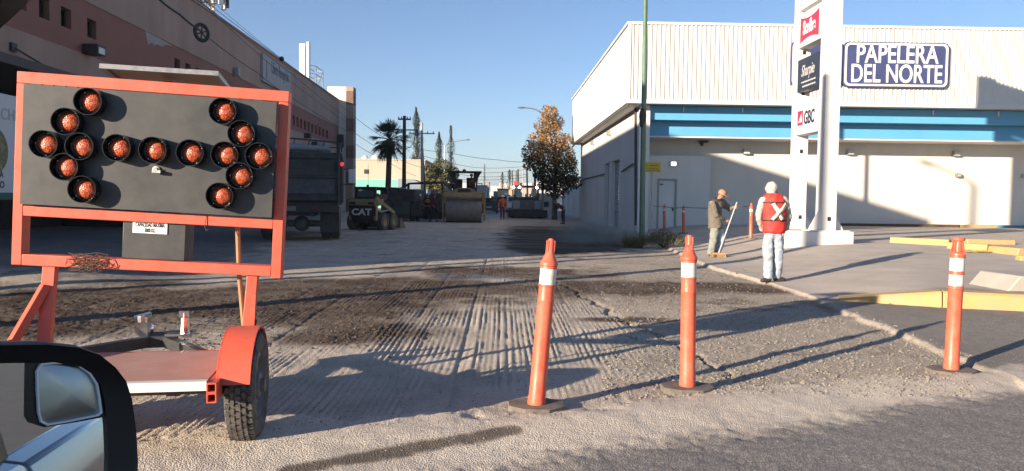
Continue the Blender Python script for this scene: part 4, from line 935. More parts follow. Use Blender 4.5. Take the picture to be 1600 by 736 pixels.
inner = [(-125, 585), (-60, 569), (20, 567), (80, 567), (122, 574), (141, 586), (154, 602), (160, 625), (164, 665), (166, 710), (164, 770), (152, 800), (114, 815), (-60, 815), (-125, 790)]
o1 = mpoly(outer); i1 = mpoly(inner)
mb = MB(); n = len(o1)
cx = sum(p[0] for p in o1)/n; cz = sum(p[1] for p in o1)/n
loops = []
for off, k in ((-.012, .93), (-.016, .965), (-.010, .99), (.0, 1.0), (.02, 1.0), (.05, .95), (.08, .80), (.095, .5)):
    loops.append([(cx+(p[0]-cx)*k, off, cz+(p[1]-cz)*k) for p in o1])
inn = [[(p[0], -.004, p[1]) for p in i1], [(p[0], .006, p[1]) for p in i1]]
allv = inn[1]+inn[0]+[q for L in loops for q in L]; nl = len(loops)+2
fs = [(a*n+i, a*n+(i+1) % n, (a+1)*n+(i+1) % n, (a+1)*n+i) for a in range(nl-1) for i in range(n)]+[tuple((nl-1)*n+i for i in range(n))]
mb.add(allv, fs); mb.obj('housing', 'black_plastic', mirror, smooth=60)
mb = MB(); mb.prism(i1, .0, .004, 'y'); mb.obj('glass', 'mirror_glass', mirror, smooth=0)
wo = [(57, 580), (64, 568), (82, 566), (105, 566), (125, 571), (142, 583), (153, 600), (157, 622), (160, 645), (154, 650), (110, 659), (74, 665), (64, 660), (60, 645), (58, 610)]
def shrink(P, k, dx=0): c = (sum(p[0] for p in P)/len(P), sum(p[1] for p in P)/len(P)); return [(c[0]+(p[0]-c[0])*k, c[1]+(p[1]-c[1])*k) for p in P]
bw = [(40, 567)]+[(157, 567), (160, 600), (163, 652)]+[(120, 660), (70, 668), (45, 660), (39, 650)]
w1 = mpoly(wo, -.004); mb = MB(); mb.prism(mpoly(bw, -.002), -.0006, .0035, 'y'); mb.obj('inset_backing', 'black_gloss', mirror)
mb = MB(); ring_prism(mb, mpoly(wo, -.004), mpoly(shrink(wo, .945), -.004), -.0045, -.001, 'y'); mb.obj('inset_rim', 'mirror_rim', mirror)
wi = shrink(wo, .94); V = []; c0 = ML(108, 615, -.004); ringp = mpoly(wi, -.004); n = len(ringp); mb = MB(); L = 6
for k in range(1, L+1):
    t = k/L
    for p in ringp: V.append((c0[0]+(p[0]-c0[0])*t, -.0015-.006*(1-t*t), c0[1]+(p[1]-c0[1])*t))
V.append((c0[0], -.0075, c0[1]))
fs = [(k*n+i, k*n+(i+1) % n, (k+1)*n+(i+1) % n, (k+1)*n+i) for k in range(L-1) for i in range(n)]+[(len(V)-1, (i+1) % n, i) for i in range(n)]
mb.add(V, fs); mb.obj('wide_angle_inset', 'mirror_wide', mirror, smooth=80)
mb = MB(); a = Mm @ Vector((ML(-140, 700)[0], .05, ML(-140, 700)[1])); ai = cw.inverted() @ a
mb.bar(ai, (-.55, .02, .99), .07, .1); mb.obj('mirror_arm', 'black_plastic', car)
# ================================================================== KERBS AND BLOCKS ON THE RIGHT
kb = thing('painted_kerb', 'worn yellow painted kerb at the edge of the raised pavement', 'kerb', (0, 0, 0))
k0, k1 = Vector((*KERB[0], 0)), Vector((*KERB[-1], 0)); kd = (k1-k0).normalized(); L = (k1-k0).length; nseg = 8; sl = 1.25
for i in range(0, nseg):
    a = i*sl; b = a+sl-.012; ha = KERB_Z+.035; za = ha if i > 0 else .10
    P = [k0+kd*a, k0+kd*b]; nrm = Vector((-kd.y, kd.x, 0)); yy = [yline(KERB, np.array([p.x]))[0] for p in P]
    q = [Vector((P[0].x, yy[0]+.0, 0)), Vector((P[1].x, yy[1]+.0, 0))]
    vs = []
    for p, h in ((q[0], za), (q[1], ha)):
        for off, z in ((-.05, -.05), (-.045, .04), (-.015, h-.03), (.02, h), (.22, h+.004), (.22, -.05)): vs.append(p+nrm*off+Vector((0, 0, z)))
    fs = [(j, (j+1) % 6, 6+(j+1) % 6, 6+j) for j in range(6)]+[(0, 5, 4, 3, 2, 1), (6, 7, 8, 9, 10, 11)]
    mb = MB(); mb.add(vs, fs); mb.obj('kerb_stone', 'yellow_paint', kb, bevel=.012)
def block(label, a, b, w, h, m='yellow_paint', name='wheel_stop'):
    a, b = Vector(a), Vector(b); d = b-a; z = max(ground_z(a.x, a.y), ground_z(b.x, b.y))-.02; c = (a+b)/2
    t = MB(); hw = w/2
    L = d.length; M = Matrix.Rotation(math.atan2(d.y, d.x), 4, 'Z')
    t.prism([(-hw, 0), (hw, 0), (hw*.8, h), (-hw*.8, h)], -L/2, L/2, 'x', M); o = t.obj(name, m, bevel=.02); o.location = (c.x, c.y, z)
    return tag(o, label, 'parking block' if name == 'wheel_stop' else 'concrete block', 'yellow wheel stops on the pavement' if name == 'wheel_stop' else None)
ZP = KERB_Z+.03
block('yellow wheel stop nearest the white sign pylon', G(1392, 386, ZP), G(1484, 391, ZP), .22, .17)
block('yellow wheel stop just behind the double banded post', G(1482, 394, ZP), G(1545, 398, ZP), .22, .17)
block('yellow wheel stop touching the right picture edge side of the row', G(1549, 399, ZP), G(1597, 404, ZP), .22, .17)
block('faded yellow wheel stop lying farthest back in the row', G(1508, 388, ZP), G(1583, 389, ZP), .22, .15)
a = G(1590, 409, ZP); block('yellow wheel stop cut off by the right edge of the photo', a, a+Vector((1.2, -.12, 0)), .22, .12)
a = G(1570, 452, ZP); mb = MB(); mb.prism([(0, 0), (1.6, 0), (1.6, .26), (.22, .26)], 0, .9, 'y'); o = mb.obj('concrete_slab', 'concrete_block', bevel=.02); o.location = (a.x, a.y, ground_z(a.x+.3, a.y+.3)-.05); tag(o, 'grey concrete slab with sloping end at the right edge', 'concrete slab')
a = G(1516, 399, ZP); mb = MB(); rnd = random.Random(2); Q = [Vector((rnd.uniform(-.35, .35), rnd.uniform(-.1, .1), .02+rnd.random()*.06)) for i in range(16)]
for p, q in zip(Q[:-1], Q[1:]): mb.bar(p, q, .05, .004)
o = mb.obj('caution_tape', 'tape_yellow'); o.location = (a.x, a.y-.25, ground_z(a.x, a.y)); tag(o, 'crumpled yellow caution tape lying beside the wheel stops', 'tape')
# ================================================================== PEOPLE
def skin(name, chains, m, parent, sub=2, off=Vector((0, 0, 0)), fold=0):
    """one continuous surface grown round joined chains of (point, radius); chains share points to branch"""
    V = []; Rr = []; E = []; idx = {}
    for ch in chains:
        prev = None
        for p, r in ch:
            k = tuple(round(c, 4) for c in p)
            if k not in idx: idx[k] = len(V); V.append(Vector(p)-off); Rr.append(r)
            i = idx[k]
            if prev is not None and prev != i: E.append((prev, i))
            prev = i
    me = bpy.data.meshes.new(name); me.from_pydata([tuple(v) for v in V], E, []); o = bpy.data.objects.new(name, me); COL.objects.link(o); o.parent = parent
    md = o.modifiers.new('skin', 'SKIN'); md.use_smooth_shade = True; md.branch_smoothing = .6
    for i, r in enumerate(Rr):
        sv = me.skin_vertices[0].data[i]; sv.radius = r if isinstance(r, tuple) else (r, r); sv.use_root = (i == 0)
    s = o.modifiers.new('sub', 'SUBSURF'); s.levels = s.render_levels = sub
    if fold:
        d = o.modifiers.new('folds', 'DISPLACE'); d.texture = FOLD; d.texture_coords = 'GLOBAL'; d.strength = fold; d.mid_level = .5
    me.materials.append(MATS[m]); return o
FOLD = bpy.data.textures.new('folds', 'CLOUDS'); FOLD.noise_scale = .075; FOLD.noise_depth = 2
def lerp(a, b, t): return Vector(a).lerp(Vector(b), t)
def head_bits(t, c, fwd, up, s=1.0, off=Vector((0, 0, 0)), hair=None):
    """face features on the head whose centre is c, looking along fwd"""
    c = Vector(c)-off; fwd = fwd.normalized(); side = fwd.cross(up).normalized(); up = side.cross(fwd)
    mb = MB(); a = c+fwd*.088*s-up*.0*s
    mb.add([a+up*.035*s, a-up*.022*s+side*.017*s, a-up*.022*s-side*.017*s, a+fwd*.028*s-up*.016*s], [(0, 1, 3), (0, 3, 2), (1, 2, 3), (0, 2, 1)]); mb.obj('nose', 'skin', t)
    mb = MB()
    for k in (-1, 1): mb.sphere(c+fwd*.078*s+side*k*.032*s+up*.022*s, .011*s, 8, 6)
    tag(mb.obj('eyes', 'hair_grey', t), kind='stuff')
    mb = MB(); mb.sphere(c+fwd*.083*s-up*.045*s, (.022*s, .022*s, .006*s), 8, 6); mb.obj('mouth', 'cloth_maroon', t)
    for k in (-1, 1): mb = MB(); mb.sphere(c+side*k*.085*s-fwd*.01*s, (.018*s, .022*s, .03*s), 8, 6); mb.obj('ear', 'skin', t)
def hand(chains, wrist, d, curl, spread, s=1.0):
    """palm plus four fingers and a thumb, curled about a shaft"""
    d = Vector(d).normalized(); curl = Vector(curl).normalized(); side = d.cross(curl).normalized()
    palm = Vector(wrist)+d*.055*s; kn = Vector(wrist)+d*.088*s
    chains.append([(Vector(wrist), .024*s), (palm, (.033*s, .020*s))])
    for i, (o, L) in enumerate(((-.030, .9), (-.010, 1.0), (.010, .96), (.030, .78))):
        b = kn+side*o*s
        chains.append([(palm, (.033*s, .020*s)), (b, .0095*s), (b+d*.030*L*s+curl*.012*s, .0088*s), (b+d*.036*L*s+curl*.040*s, .0082*s), (b+d*.010*s+curl*.052*L*s, .0075*s)])
    tb = palm-side*.030*s-d*.012*s
    chains.append([(palm, (.033*s, .020*s)), (tb, .0115*s), (tb-side*.012*s+d*.022*s+curl*.024*s, .0098*s), (tb+d*.040*s+curl*.042*s, .0085*s)])
    return kn
# ---------------- man in the red vest, seen from behind
b = G(1206, 438, .09); YP = b.y; zb = ground_z(b.x, b.y); b.z = zb
def J(px, py, dy=0.0): return AY(px, py, YP+dy)
man = thing('person', 'man in red safety vest with pale X, grey hood and pale jeans, seen from behind', 'person', b)
pel, wai, che, nec, hed = J(1207.5, 362), J(1208, 345), J(1209, 322), J(1206.5, 305), J(1205.5, 294.5, .02)
shL, shR = J(1192, 311), J(1226, 311); elL, elR = J(1184.5, 338, .02), J(1232.5, 336, .04); wrL, wrR = J(1192, 361, .20), J(1229, 359, .22)
hiL, hiR = J(1200, 366), J(1215, 366); knL, knR = J(1200, 401, .0), J(1216, 401, .03); anL, anR = J(1200.5, 431), J(1213.5, 431, .10); toL, toR = J(1188, 437, -.08), J(1222, 436, .12)
anL.z = anR.z = zb+.09; toL.z = toR.z = zb+.035
ch = [[(pel, .115), (wai, .11), (che, .13), (lerp(che, nec, .6), .10), (nec, .05), (lerp(nec, hed, .5), .062), (hed, .088), (hed+Vector((0, 0, .075)), .06)]]
for sh, el, wr in ((shL, elL, wrL), (shR, elR, wrR)):
    ch.append([(lerp(che, nec, .6), .10), (sh, .055), (el, .04), (wr, .028)]); hand(ch, wr, (lerp(wr, pel, .5)-wr)+Vector((0, .06, -.02)), (0, .1, -1), 1)
for hi, kn, an, to in ((hiL, knL, anL, toL), (hiR, knR, anR, toR)): ch.append([(pel, .115), (hi, .08), (kn, .055), (an, .04)])
skin('body', ch, 'skin', man, 1, b)
ch = [[(wai, .115), (lerp(wai, che, .5), .118), (che, .125), (lerp(che, nec, .62), .10), (nec, .07)], [(wai, .115), (lerp(wai, pel, .7), .118)]]
for sh, el, wr in ((shL, elL, wrL), (shR, elR, wrR)):
    ch.append([(lerp(che, nec, .62), .10), (sh, .078), (lerp(sh, el, .5), .062), (el, .058), (lerp(el, wr, .55), .054), (wr, .042)])
skin('hooded_jacket', ch, 'hoodie', man, 3, b, .035)
ch = [[(nec-Vector((0, -.0, .02)), .085), (lerp(nec, hed, .55), .098), (hed+Vector((0, .0, .0)), (.106, .115)), (hed+Vector((-.005, .0, .06)), (.095, .105)), (hed+Vector((-.015, -.03, .125)), .045)]]
skin('hood', ch, 'hoodie', man, 3, b, .05)
pz = pel-Vector((0, 0, .01)); ch = [[(pel+Vector((0, 0, .05)), (.135, .12)), (pz, (.15, .125)), ]]
for hi, kn, an in ((hiL, knL, anL), (hiR, knR, anR)):
    ch.append([(pz, (.15, .125)), (hi-Vector((0, 0, .06)), .112), (lerp(hi, kn, .5), .102), (kn, .090), (lerp(kn, an, .5), .088), (an+Vector((0, 0, .02)), .084), (an-Vector((0, 0, .035)), .086)])
skin('jeans', ch, 'jeans_pale', man, 3, b, .04)
for an, to in ((anL, toL), (anR, toR)):
    d = (to-an); d.z = 0; d.normalize(); z0 = zb+.045
    a0 = Vector((an.x, an.y, z0))-d*.07; skin('shoe', [[(a0, .045), (a0+d*.09, .048), (a0+d*.20-Vector((0, 0, .008)), .042), (a0+d*.25-Vector((0, 0, .014)), .028)]], 'shoe', man, 2, b)
# vest: loft round the torso
LV = [(364, 1209.5, .190, .14), (354, 1209.5, .195, .145), (343, 1210, .190, .14), (330, 1210, .205, .145), (319, 1209.5, .212, .14), (311, 1209, .200, .125), (305.5, 1208, .155, .11), (302, 1207, .10, .10)]
VL = [(J(px, py), rx, ry) for py, px, rx, ry in LV]
def vest_pt(th, py, grow=0.0):
    ysv = [q[0] for q in LV][::-1]; i = lambda k: float(np.interp(py, ysv, [q[k] for q in LV][::-1]))
    c = J(i(1), py); return Vector((c.x+(i(2)+grow)*math.sin(th), c.y-(i(3)+grow)*math.cos(th)+.007*math.sin(7*th+py*.3)+.006*math.sin(3*th-py*.45), c.z))-b
mb = MB(); nu = 40; rows = [364, 360, 354, 348, 343, 336, 330, 324, 319, 314, 311, 308, 305.5, 303.5, 302]
vs = [vest_pt(2*math.pi*k/nu, py) for py in rows for k in range(nu)]
mb.add(vs, [(a*nu+k, a*nu+(k+1) % nu, (a+1)*nu+(k+1) % nu, (a+1)*nu+k) for a in range(len(rows)-1) for k in range(nu)]); v = mb.obj('vest', 'vest_red', man, smooth=70); v.modifiers.new('s', 'SOLIDIFY').thickness = .008
def strip(name, th0, y0, th1, y1, wpx, m, grow, n=10):
    mb = MB(); vs = []
    for i in range(n+1):
        t = i/n; th = th0+(th1-th0)*t; y = y0+(y1-y0)*t; dx, dy = (th1-th0), (y1-y0)/18.0; L = math.hypot(dx, dy); ox, oy = -dy/L, dx/L
        for s in (-1, 1): vs.append(vest_pt(th+ox*s*wpx/40, y+oy*s*wpx/40*18, grow))
    mb.add(vs, [(2*i, 2*i+1, 2*i+3, 2*i+2) for i in range(n)]); o = mb.obj(name, m, v, smooth=70); o.modifiers.new('s', 'SOLIDIFY').thickness = .004; return o
strip('stripe', -1.5, 316.5, 1.5, 316.5, 2.2, 'vest_band', .012, 24); strip('stripe', -1.55, 344.5, 1.55, 344.5, 2.2, 'vest_band', .012, 24)
strip('reflective_cross', -.30, 317.8, .42, 343.2, 6.4, 'reflective', .022); strip('reflective_cross', .78, 317.8, -.42, 343.2, 6.4, 'reflective', .026)
# ---------------- sweeper
b = G(1115, 399, .1); YP = b.y; zb = ground_z(b.x, b.y); b.z = zb
sw = thing('person', 'man in dark olive jacket and tan cap bending over a push broom', 'person', b)
pel, wai, che, nec, hed = J(1118, 354), J(1116, 341, .02), J(1117, 325), J(1122.5, 312.5, -.02), J(1128, 304.5, -.07)
shN, shF = J(1113, 317, -.19), J(1129, 315.5, .17); elN, elF = J(1119, 337, -.25), J(1140.5, 328, .20); wrN, wrF = J(1133.5, 343.5, -.12), J(1146, 323.5, .04)
hiN, hiF = J(1117, 356, -.08), J(1123, 356, .08); knN, knF = J(1114.5, 377, -.12), J(1127.5, 375, .0); anN, anF = J(1110.5, 394, -.10), J(1121, 391.5, .05); toN, toF = J(1118, 399, -.2), J(1131, 396, -.02)
anN.z = zb+.09; anF.z = zb+.09; toN.z = toF.z = zb+.035
shaft_a, shaft_b = J(1151.5, 316, -.06), J(1122.5, 393, -.20); shaft_b.z = zb+.09; sd = (shaft_b-shaft_a).normalized()
ch = [[(pel, .115), (wai, .11), (che, .13), (lerp(che, nec, .6), .10), (nec, .05), (lerp(nec, hed, .5), .062), (hed, .088), (hed+Vector((.01, 0, .075)), .062)]]
for sh, el, wr in ((shN, elN, wrN), (shF, elF, wrF)):
    ch.append([(lerp(che, nec, .6), .10), (sh, .055), (el, .04), (wr, .028)])
    tgt = shaft_a+sd*((wr-shaft_a).dot(sd)); hand(ch, wr, (tgt-wr), sd.cross(tgt-wr).cross(sd).cross(sd), 1, 1.1)
for hi, kn, an, to in ((hiN, knN, anN, toN), (hiF, knF, anF, toF)): ch.append([(pel, .115), (hi, .08), (kn, .055), (an, .04)])
skin('body', ch, 'skin', sw, 1, b)
head_bits(sw, hed, Vector((.82, -.35, -.42)), Vector((.35, -.1, .9)), 1.0, b)
ch = [[(wai, .195), (che, .20), (lerp(che, nec, .6), .15), (nec-Vector((0, 0, .01)), .078)], [(wai, .195), (pel, .20), (pel-Vector((0, 0, .07)), .205)]]
for sh, el, wr in ((shN, elN, wrN), (shF, elF, wrF)):
    ch.append([(lerp(che, nec, .6), .15), (sh, .10), (lerp(sh, el, .5), .085), (el, .078), (lerp(el, wr, .6), .06), (lerp(el, wr, .9), .05)])
skin('jacket', ch, 'jacket_olive', sw, 3, b, .04)
mb = MB(); q = nec-b+Vector((-.01, 0, .025)); mb.tube([q+Vector((.085*math.cos(k*.571), .08*math.sin(k*.571), .02*math.sin(k*.6))) for k in range(12)], .028, 6); mb.obj('collar', 'cloth_dark', sw)
for (hi, kn, an), m in (((hiN, knN, anN), 'jeans_olive'), ((hiF, knF, anF), 'jeans_pale')):
    skin('trouser_leg', [[(lerp(pel, hi, .6)+Vector((0, 0, .02)), .11), (hi-Vector((0, 0, .07)), .125), (lerp(hi, kn, .5), .115), (kn, .102), (lerp(kn, an, .5), .10), (an+Vector((0, 0, .03)), .092), (an-Vector((0, 0, .03)), .094)]], m, sw, 3, b, .04)
for an, to in ((anN, toN), (anF, toF)):
    d = (to-an); d.z = 0; d.normalize(); a0 = Vector((an.x, an.y, zb+.045))-d*.06
    skin('shoe', [[(a0, .045), (a0+d*.09, .048), (a0+d*.19-Vector((0, 0, .008)), .042), (a0+d*.24-Vector((0, 0, .014)), .028)]], 'shoe', sw, 2, b)
hc = hed-b; mb = MB(); M = Matrix.Translation(hc+Vector((.01, 0, .03))) @ Euler((.1, .42, -.35)).to_matrix().to_4x4()
mb.lathe([(.108, -.01), (.110, .02), (.100, .06), (.072, .092), (.03, .105), (0, .106)], 20, M); mb.add([], [])
P = [(.09+.10*math.cos(a), .085*math.sin(a)) for a in [R_(-80+160*i/10) for i in range(11)]]+[(.06, .08), (.06, -.08)]
mb.prism(P, -.012, -.002, 'z', M); mb.obj('cap', 'cap_tan', sw)
mb = MB(); mb.lathe([(.098, -.05), (.104, -.012)], 16, M); mb.obj('hair', 'hair_grey', sw)
# broom, held by the sweeper
bo = shaft_b-Vector((0, 0, .09)); br = thing('push_broom', 'push broom with pale metal shaft and tan bristle head in the hands of the sweeper', 'broom', bo)
mb = MB(); mb.tube([shaft_a-bo, shaft_b-bo+sd*.02], .017, 8); mb.obj('shaft', 'broom_shaft', br)
hd = Vector((.93, -.30, 0)).normalized(); hn = Vector((.30, .93, 0)); mb = MB()
M = Matrix((hd, hn, Vector((0, 0, 1)))).transposed().to_4x4(); M.translation = (.0, 0, .095); mb.box((0, 0, 0), (.36, .07, .05), M=M); mb.obj('head', 'stick_wood', br, bevel=.008)
mb = MB(); rnd = random.Random(4)
for i in range(240):
    x = rnd.uniform(-.175, .175); y = rnd.uniform(-.03, .03); mb.bar(M @ Vector((x, y, -.02)), M @ Vector((x*1.12+rnd.uniform(-.01, .01), y*1.9, -.09)), .006)
tag(mb.obj('bristles', 'bristle', br), kind='stuff')
# ---------------- workers further up the street
def worker(label, px, py, hgt, Y, rz, top, legs, vest=None, helmet=True, bend=0.0, arms=((.28, -.12, .86), (-.28, -.12, .86)), stride=.0, loc=None, seat=False):
    b = G(px, py, 0) if Y is None else AY(px, py, Y)
    if loc is None: b.z = ground_z(b.x, b.y) if b.y < 70 else 0
    else: b = Vector(loc)
    t = thing('person', label, 'person', b, rz); s = hgt/1.72
    S = lambda x, y, z: Vector((x*s, y*s, z*s))
    c, sn = math.cos(bend), math.sin(bend); T = lambda x, y, z: S(x, y*c-(z-.93)*sn, .93+(z-.93)*c+y*sn)   # bend forward about the hips
    pel = S(0, 0, .93); wai = T(0, 0, 1.08); che = T(0, 0, 1.3); up = T(0, 0, 1.40); nec = T(0, -.01, 1.49); hed = T(0, -.03, 1.61)
    sh = [T(k*.19, 0, 1.41) for k in (1, -1)]; hi = [S(k*.09, 0, .9) for k in (1, -1)]
    kn = [S(k*.1, -.03+k*stride*.5, .5) for k in (1, -1)]; an = [S(k*.11, .03+k*stride, .09) for k in (1, -1)]
    if seat: kn = [S(k*.13, -.42, .90) for k in (1, -1)]; an = [S(k*.13, -.48, .48) for k in (1, -1)]
    hd = [S(*a) for a in arms]; el = [lerp(a, h, .5)+S(.05*k, .06, -.02) for a, h, k in zip(sh, hd, (1, -1))]
    ch = [[(pel, .11*s), (wai, .105*s), (che, .125*s), (up, .10*s), (nec, .052*s), (lerp(nec, hed, .5), .065*s), (hed, .088*s), (lerp(nec, hed, 1.6), .06*s)]]
    for a, e, h in zip(sh, el, hd):
        ch.append([(up, .10*s), (a, .055*s), (e, .042*s), (h, .03*s)]); hand(ch, h, h-e, Vector((0, -1, -.2)), 1, s)
    for a, k, n in zip(hi, kn, an): ch.append([(pel, .11*s), (a, .08*s), (k, .055*s), (n, .04*s)])
    skin('body', ch, 'skin', t, 1)
    ch = [[(pel, (.165*s, .14*s)), (wai, (.165*s, .135*s)), (che, (.18*s, .145*s)), (up, (.14*s, .11*s)), (nec-S(0, 0, .03), .07*s)]]
    for a, e, h in zip(sh, el, hd): ch.append([(up, (.14*s, .11*s)), (a, .082*s), (e, .066*s), (lerp(e, h, .9), .05*s)])
    skin('jacket', ch, top, t, 1)
    ch = [[(pel+S(0, 0, .04), .135*s), (pel-S(0, 0, .02), .145*s)]]
    for a, k, n in zip(hi, kn, an): ch.append([(pel-S(0, 0, .02), .145*s), (lerp(a, k, .25), .1*s), (k, .078*s), (n, .068*s)])
    skin('trousers', ch, legs, t, 1)
    for n in an: skin('boot', [[(n-S(0, -.06, .045), .045*s), (n+S(0, -.05, -.045), .048*s), (n+S(0, -.18, -.055), .034*s)]], 'shoe', t, 1)
    if vest: skin('vest', [[(wai-S(0, 0, .03), (.185*s, .155*s)), (che, (.195*s, .16*s)), (up+S(0, 0, .0), (.155*s, .125*s))]], vest, t, 1)
    M = Matrix.Translation(hed+(hed-nec).normalized()*.035*s) @ (hed-nec).to_track_quat('Z', 'Y').to_matrix().to_4x4()
    mb = MB()
    if helmet: mb.lathe([(.145*s, -.005*s), (.118*s, .012*s), (.112*s, .05*s), (.08*s, .092*s), (.0, .105*s)], 14, M); mb.obj('helmet', helmet if isinstance(helmet, str) else 'helmet', t)
    else: mb.lathe([(.105*s, -.03*s), (.108*s, .02*s), (.085*s, .07*s), (0, .09*s)], 14, M); mb.obj('hair', 'hair_grey', t)
    return t
worker('worker in dark clothes stooping beside the dark asphalt by the tree', 880, 350, 1.66, None, R_(-70), 'cloth_dark', 'cloth_dark', None, False, .95, arms=((.15, -.75, .62), (-.2, -.6, .75)))
worker('worker in orange vest and pale helmet walking between roller and paver', 785, 343, 1.66, None, R_(5), 'vest_orange', 'cloth_maroon', 'vest_orange', True, 0, stride=.1)
worker('worker in bright orange vest standing under the dark canopy, back turned', 668, 345, 1.70, None, R_(185), 'cloth_dark', 'cloth_dark', 'vest_orange', True, 0)
worker('worker in maroon shirt and white helmet left of the orange vest', 652, 345, 1.66, None, R_(80), 'cloth_maroon', 'cloth_dark', None, True, .15, arms=((.2, -.4, 1.0), (-.2, -.4, 1.05)))
worker('worker in dark trousers with wide stance right of the orange vest', 677, 346, 1.70, None, R_(120), 'cloth_maroon', 'cloth_dark', None, False, .1, stride=.2)
worker('worker in dark clothes half hidden at the left of the canopy', 643, 343, 1.66, None, R_(20), 'cloth_dark', 'cloth_dark', 'cloth_maroon', True, .2)
# ================================================================== MACHINES
def at_ground(px, Y): p = AY(px, 320, Y); return Vector((p.x, Y, ground_z(p.x, Y) if Y < 76 else -.03))
def bxs(t, name, m, boxes, bevel=.01):
    mb = MB()
    for b in boxes: mb.bb(*b)
    return mb.obj(name, m, t, bevel=bevel)
def tyre_(t, x, y, r, w, rim='machine_grey', lug=True, name='wheel'):
    mb = MB(); M = Matrix.Translation((x, y, r)) @ Matrix.Rotation(R_(90), 4, 'Y')
    mb.lathe([(r*.55, -w/2), (r*.9, -w/2), (r*.97, -w*.42), (r*.97, w*.42), (r*.9, w/2), (r*.55, w/2), (r*.55, -w/2)], 28, M)
    if lug:
        for i in range(20):
            for s in (-1, 1): mb.box((0, 0, 0), (.05, .06*r/.4, w*.5), M=M @ Matrix.Rotation(i*.314+(.157 if s > 0 else 0), 4, 'Z') @ Matrix.Translation((r*.975, 0, s*w*.22)) @ Matrix.Rotation(s*.5, 4, 'X'))
    o = mb.obj(name, 'tyre', t)
    mb = MB(); mb.lathe([(0, -w*.3), (r*.3, -w*.32), (r*.5, -w*.42), (r*.56, -w*.45), (r*.56, w*.45), (r*.5, w*.42), (r*.3, w*.32), (0, w*.3)], 20, M); mb.obj('rim', rim, o); return o
# ---- dump truck, rear towards the camera
Yt = 24.3; c = at_ground(531, Yt); a = R_(11); c = c+Vector((-1.25*math.cos(a), -1.25*math.sin(a), 0))
tk = thing('dump_truck', 'dark battered dump truck with tarp roll, parked in shade behind the arrow board', 'truck', c, a)
W = 1.25
bxs(tk, 'tailgate', 'truck_steel', [(-W+.08, W-.08, 0, .06, 1.28, 2.80)])
bxs(tk, 'tailgate_panel', 'truck_steel_worn', [(-W+.10, W-.16, -.035, -.001, 1.50, 1.98)])
bxs(tk, 'tailgate_panel', 'truck_steel', [(-W+.10, W-.16, -.03, -.001, 2.08, 2.58)])
for z in (1.30, 2.0, 2.62): bxs(tk, 'tailgate_rib', 'truck_steel', [(-W+.06, W-.06, -.07, -.0, z, z+.07)])
for s in (-1, 1):
    bxs(tk, 'corner_post', 'truck_steel', [(s*W-.075*(s > 0)-.0*(s < 0), s*W+.075*(s < 0), -.09, .10, 1.2, 2.9)])
    bxs(tk, 'body_side', 'truck_steel', [(s*W-.05 if s > 0 else s*W, s*W if s > 0 else s*W+.05, .101, 5.2, 1.2, 2.78)])
    for k in range(6): bxs(tk, 'side_rib', 'truck_steel', [(s*W if s > 0 else s*W-.07, s*W+.07 if s > 0 else s*W, .6+k*.85, .72+k*.85, 1.2, 2.8)])
bxs(tk, 'body_floor', 'truck_steel', [(-W+.051, W-.051, .10, 5.2, 1.1, 1.24)])
bxs(tk, 'load', 'machine_black', [(-W+.06, W-.06, .12, 5.1, 1.25, 2.55)])
bxs(tk, 'front_board', 'truck_steel', [(-W, W, 5.21, 5.3, 1.1, 3.1)])
mb = MB(); mb.tube([(-W+.1, -.02, 2.93), (0, .0, 2.97), (W-.35, .0, 2.93)], [.09, .10, .07], 10); mb.tube([(-W+.1, .25, 2.9), (W-.3, .3, 2.9)], .12, 8); mb.obj('tarp_roll', 'tarp', tk)
mb = MB(); mb.tube([(-W, .3, 3.32), (W+.05, .25, 3.14), (W+.05, .25, 2.85)], .025, 6); mb.tube([(-W, .3, 3.05), (W+.05, .25, 2.98)], .018, 6)
for k in range(6): x = -W+.1+k*.46; mb.tube([(x, .28, 2.95), (x+.08, .28, 3.3-.15*(x+W)/2.5)], .014, 5)
mb.obj('tarp_rail', 'dark_metal', tk)
mb = MB()
for s in (-.42, .42): mb.bb(s-.05, s+.05, .15, 7.6, .78, 1.08)
mb.bb(-.42, .42, .2, .3, .8, 1.05); mb.obj('chassis', 'machine_black', tk)
bxs(tk, 'bumper', 'machine_black', [(-W+.05, W-.05, -.02, .10, .92, 1.16)])
bxs(tk, 'number_plate', 'machine_grey', [(-.55, -.1, -.03, -.021, .96, 1.1)], 0)
for x in (-.85, .35): bxs(tk, 'tail_lamp', 'cloth_maroon', [(x, x+.22, -.045, -.021, 1.0, 1.1)])
mb = MB(); mb.tube([(-1.0, 1.3, .52), (1.0, 1.3, .52)], .11, 10); mb.sphere((0, 1.25, .52), .26, 14, 10); mb.obj('rear_axle', 'machine_grey', tk)
for x in (-1.1, -.78, .78, 1.1):
    for y in (1.3, 2.6): tyre_(tk, x, y, .52, .28, lug=False)
for x in (-1.05, 1.05): tyre_(tk, x, 6.4, .52, .3, lug=False)
bxs(tk, 'mud_flap', 'machine_black', [(.62, 1.22, .5, .52, .25, 1.1)]); bxs(tk, 'mud_flap', 'machine_black', [(-1.22, -.62, .5, .52, .25, 1.1)])
bxs(tk, 'cab', 'machine_grey', [(-1.15, 1.15, 5.45, 7.5, .9, 2.75)], .08); bxs(tk, 'rear_window', 'dark_glass', [(-.7, .7, 5.42, 5.449, 1.9, 2.5)], 0)
mb = MB(); mb.tube([(1.16, 5.9, 2.5), (1.62, 5.7, 2.5), (1.62, 5.7, 1.9), (1.16, 5.9, 1.9)], .02, 5); mb.obj('mirror_arm', 'dark_metal', tk)
bxs(tk, 'side_mirror', 'white_plain', [(1.5, 1.76, 5.66, 5.72, 1.95, 2.5)], .02)
mb = MB(); mb.sphere((1.31, .2, 2.46), (.06, .06, .07), 10, 8); mb.obj('marker_lamp', 'lamp_red', tk)
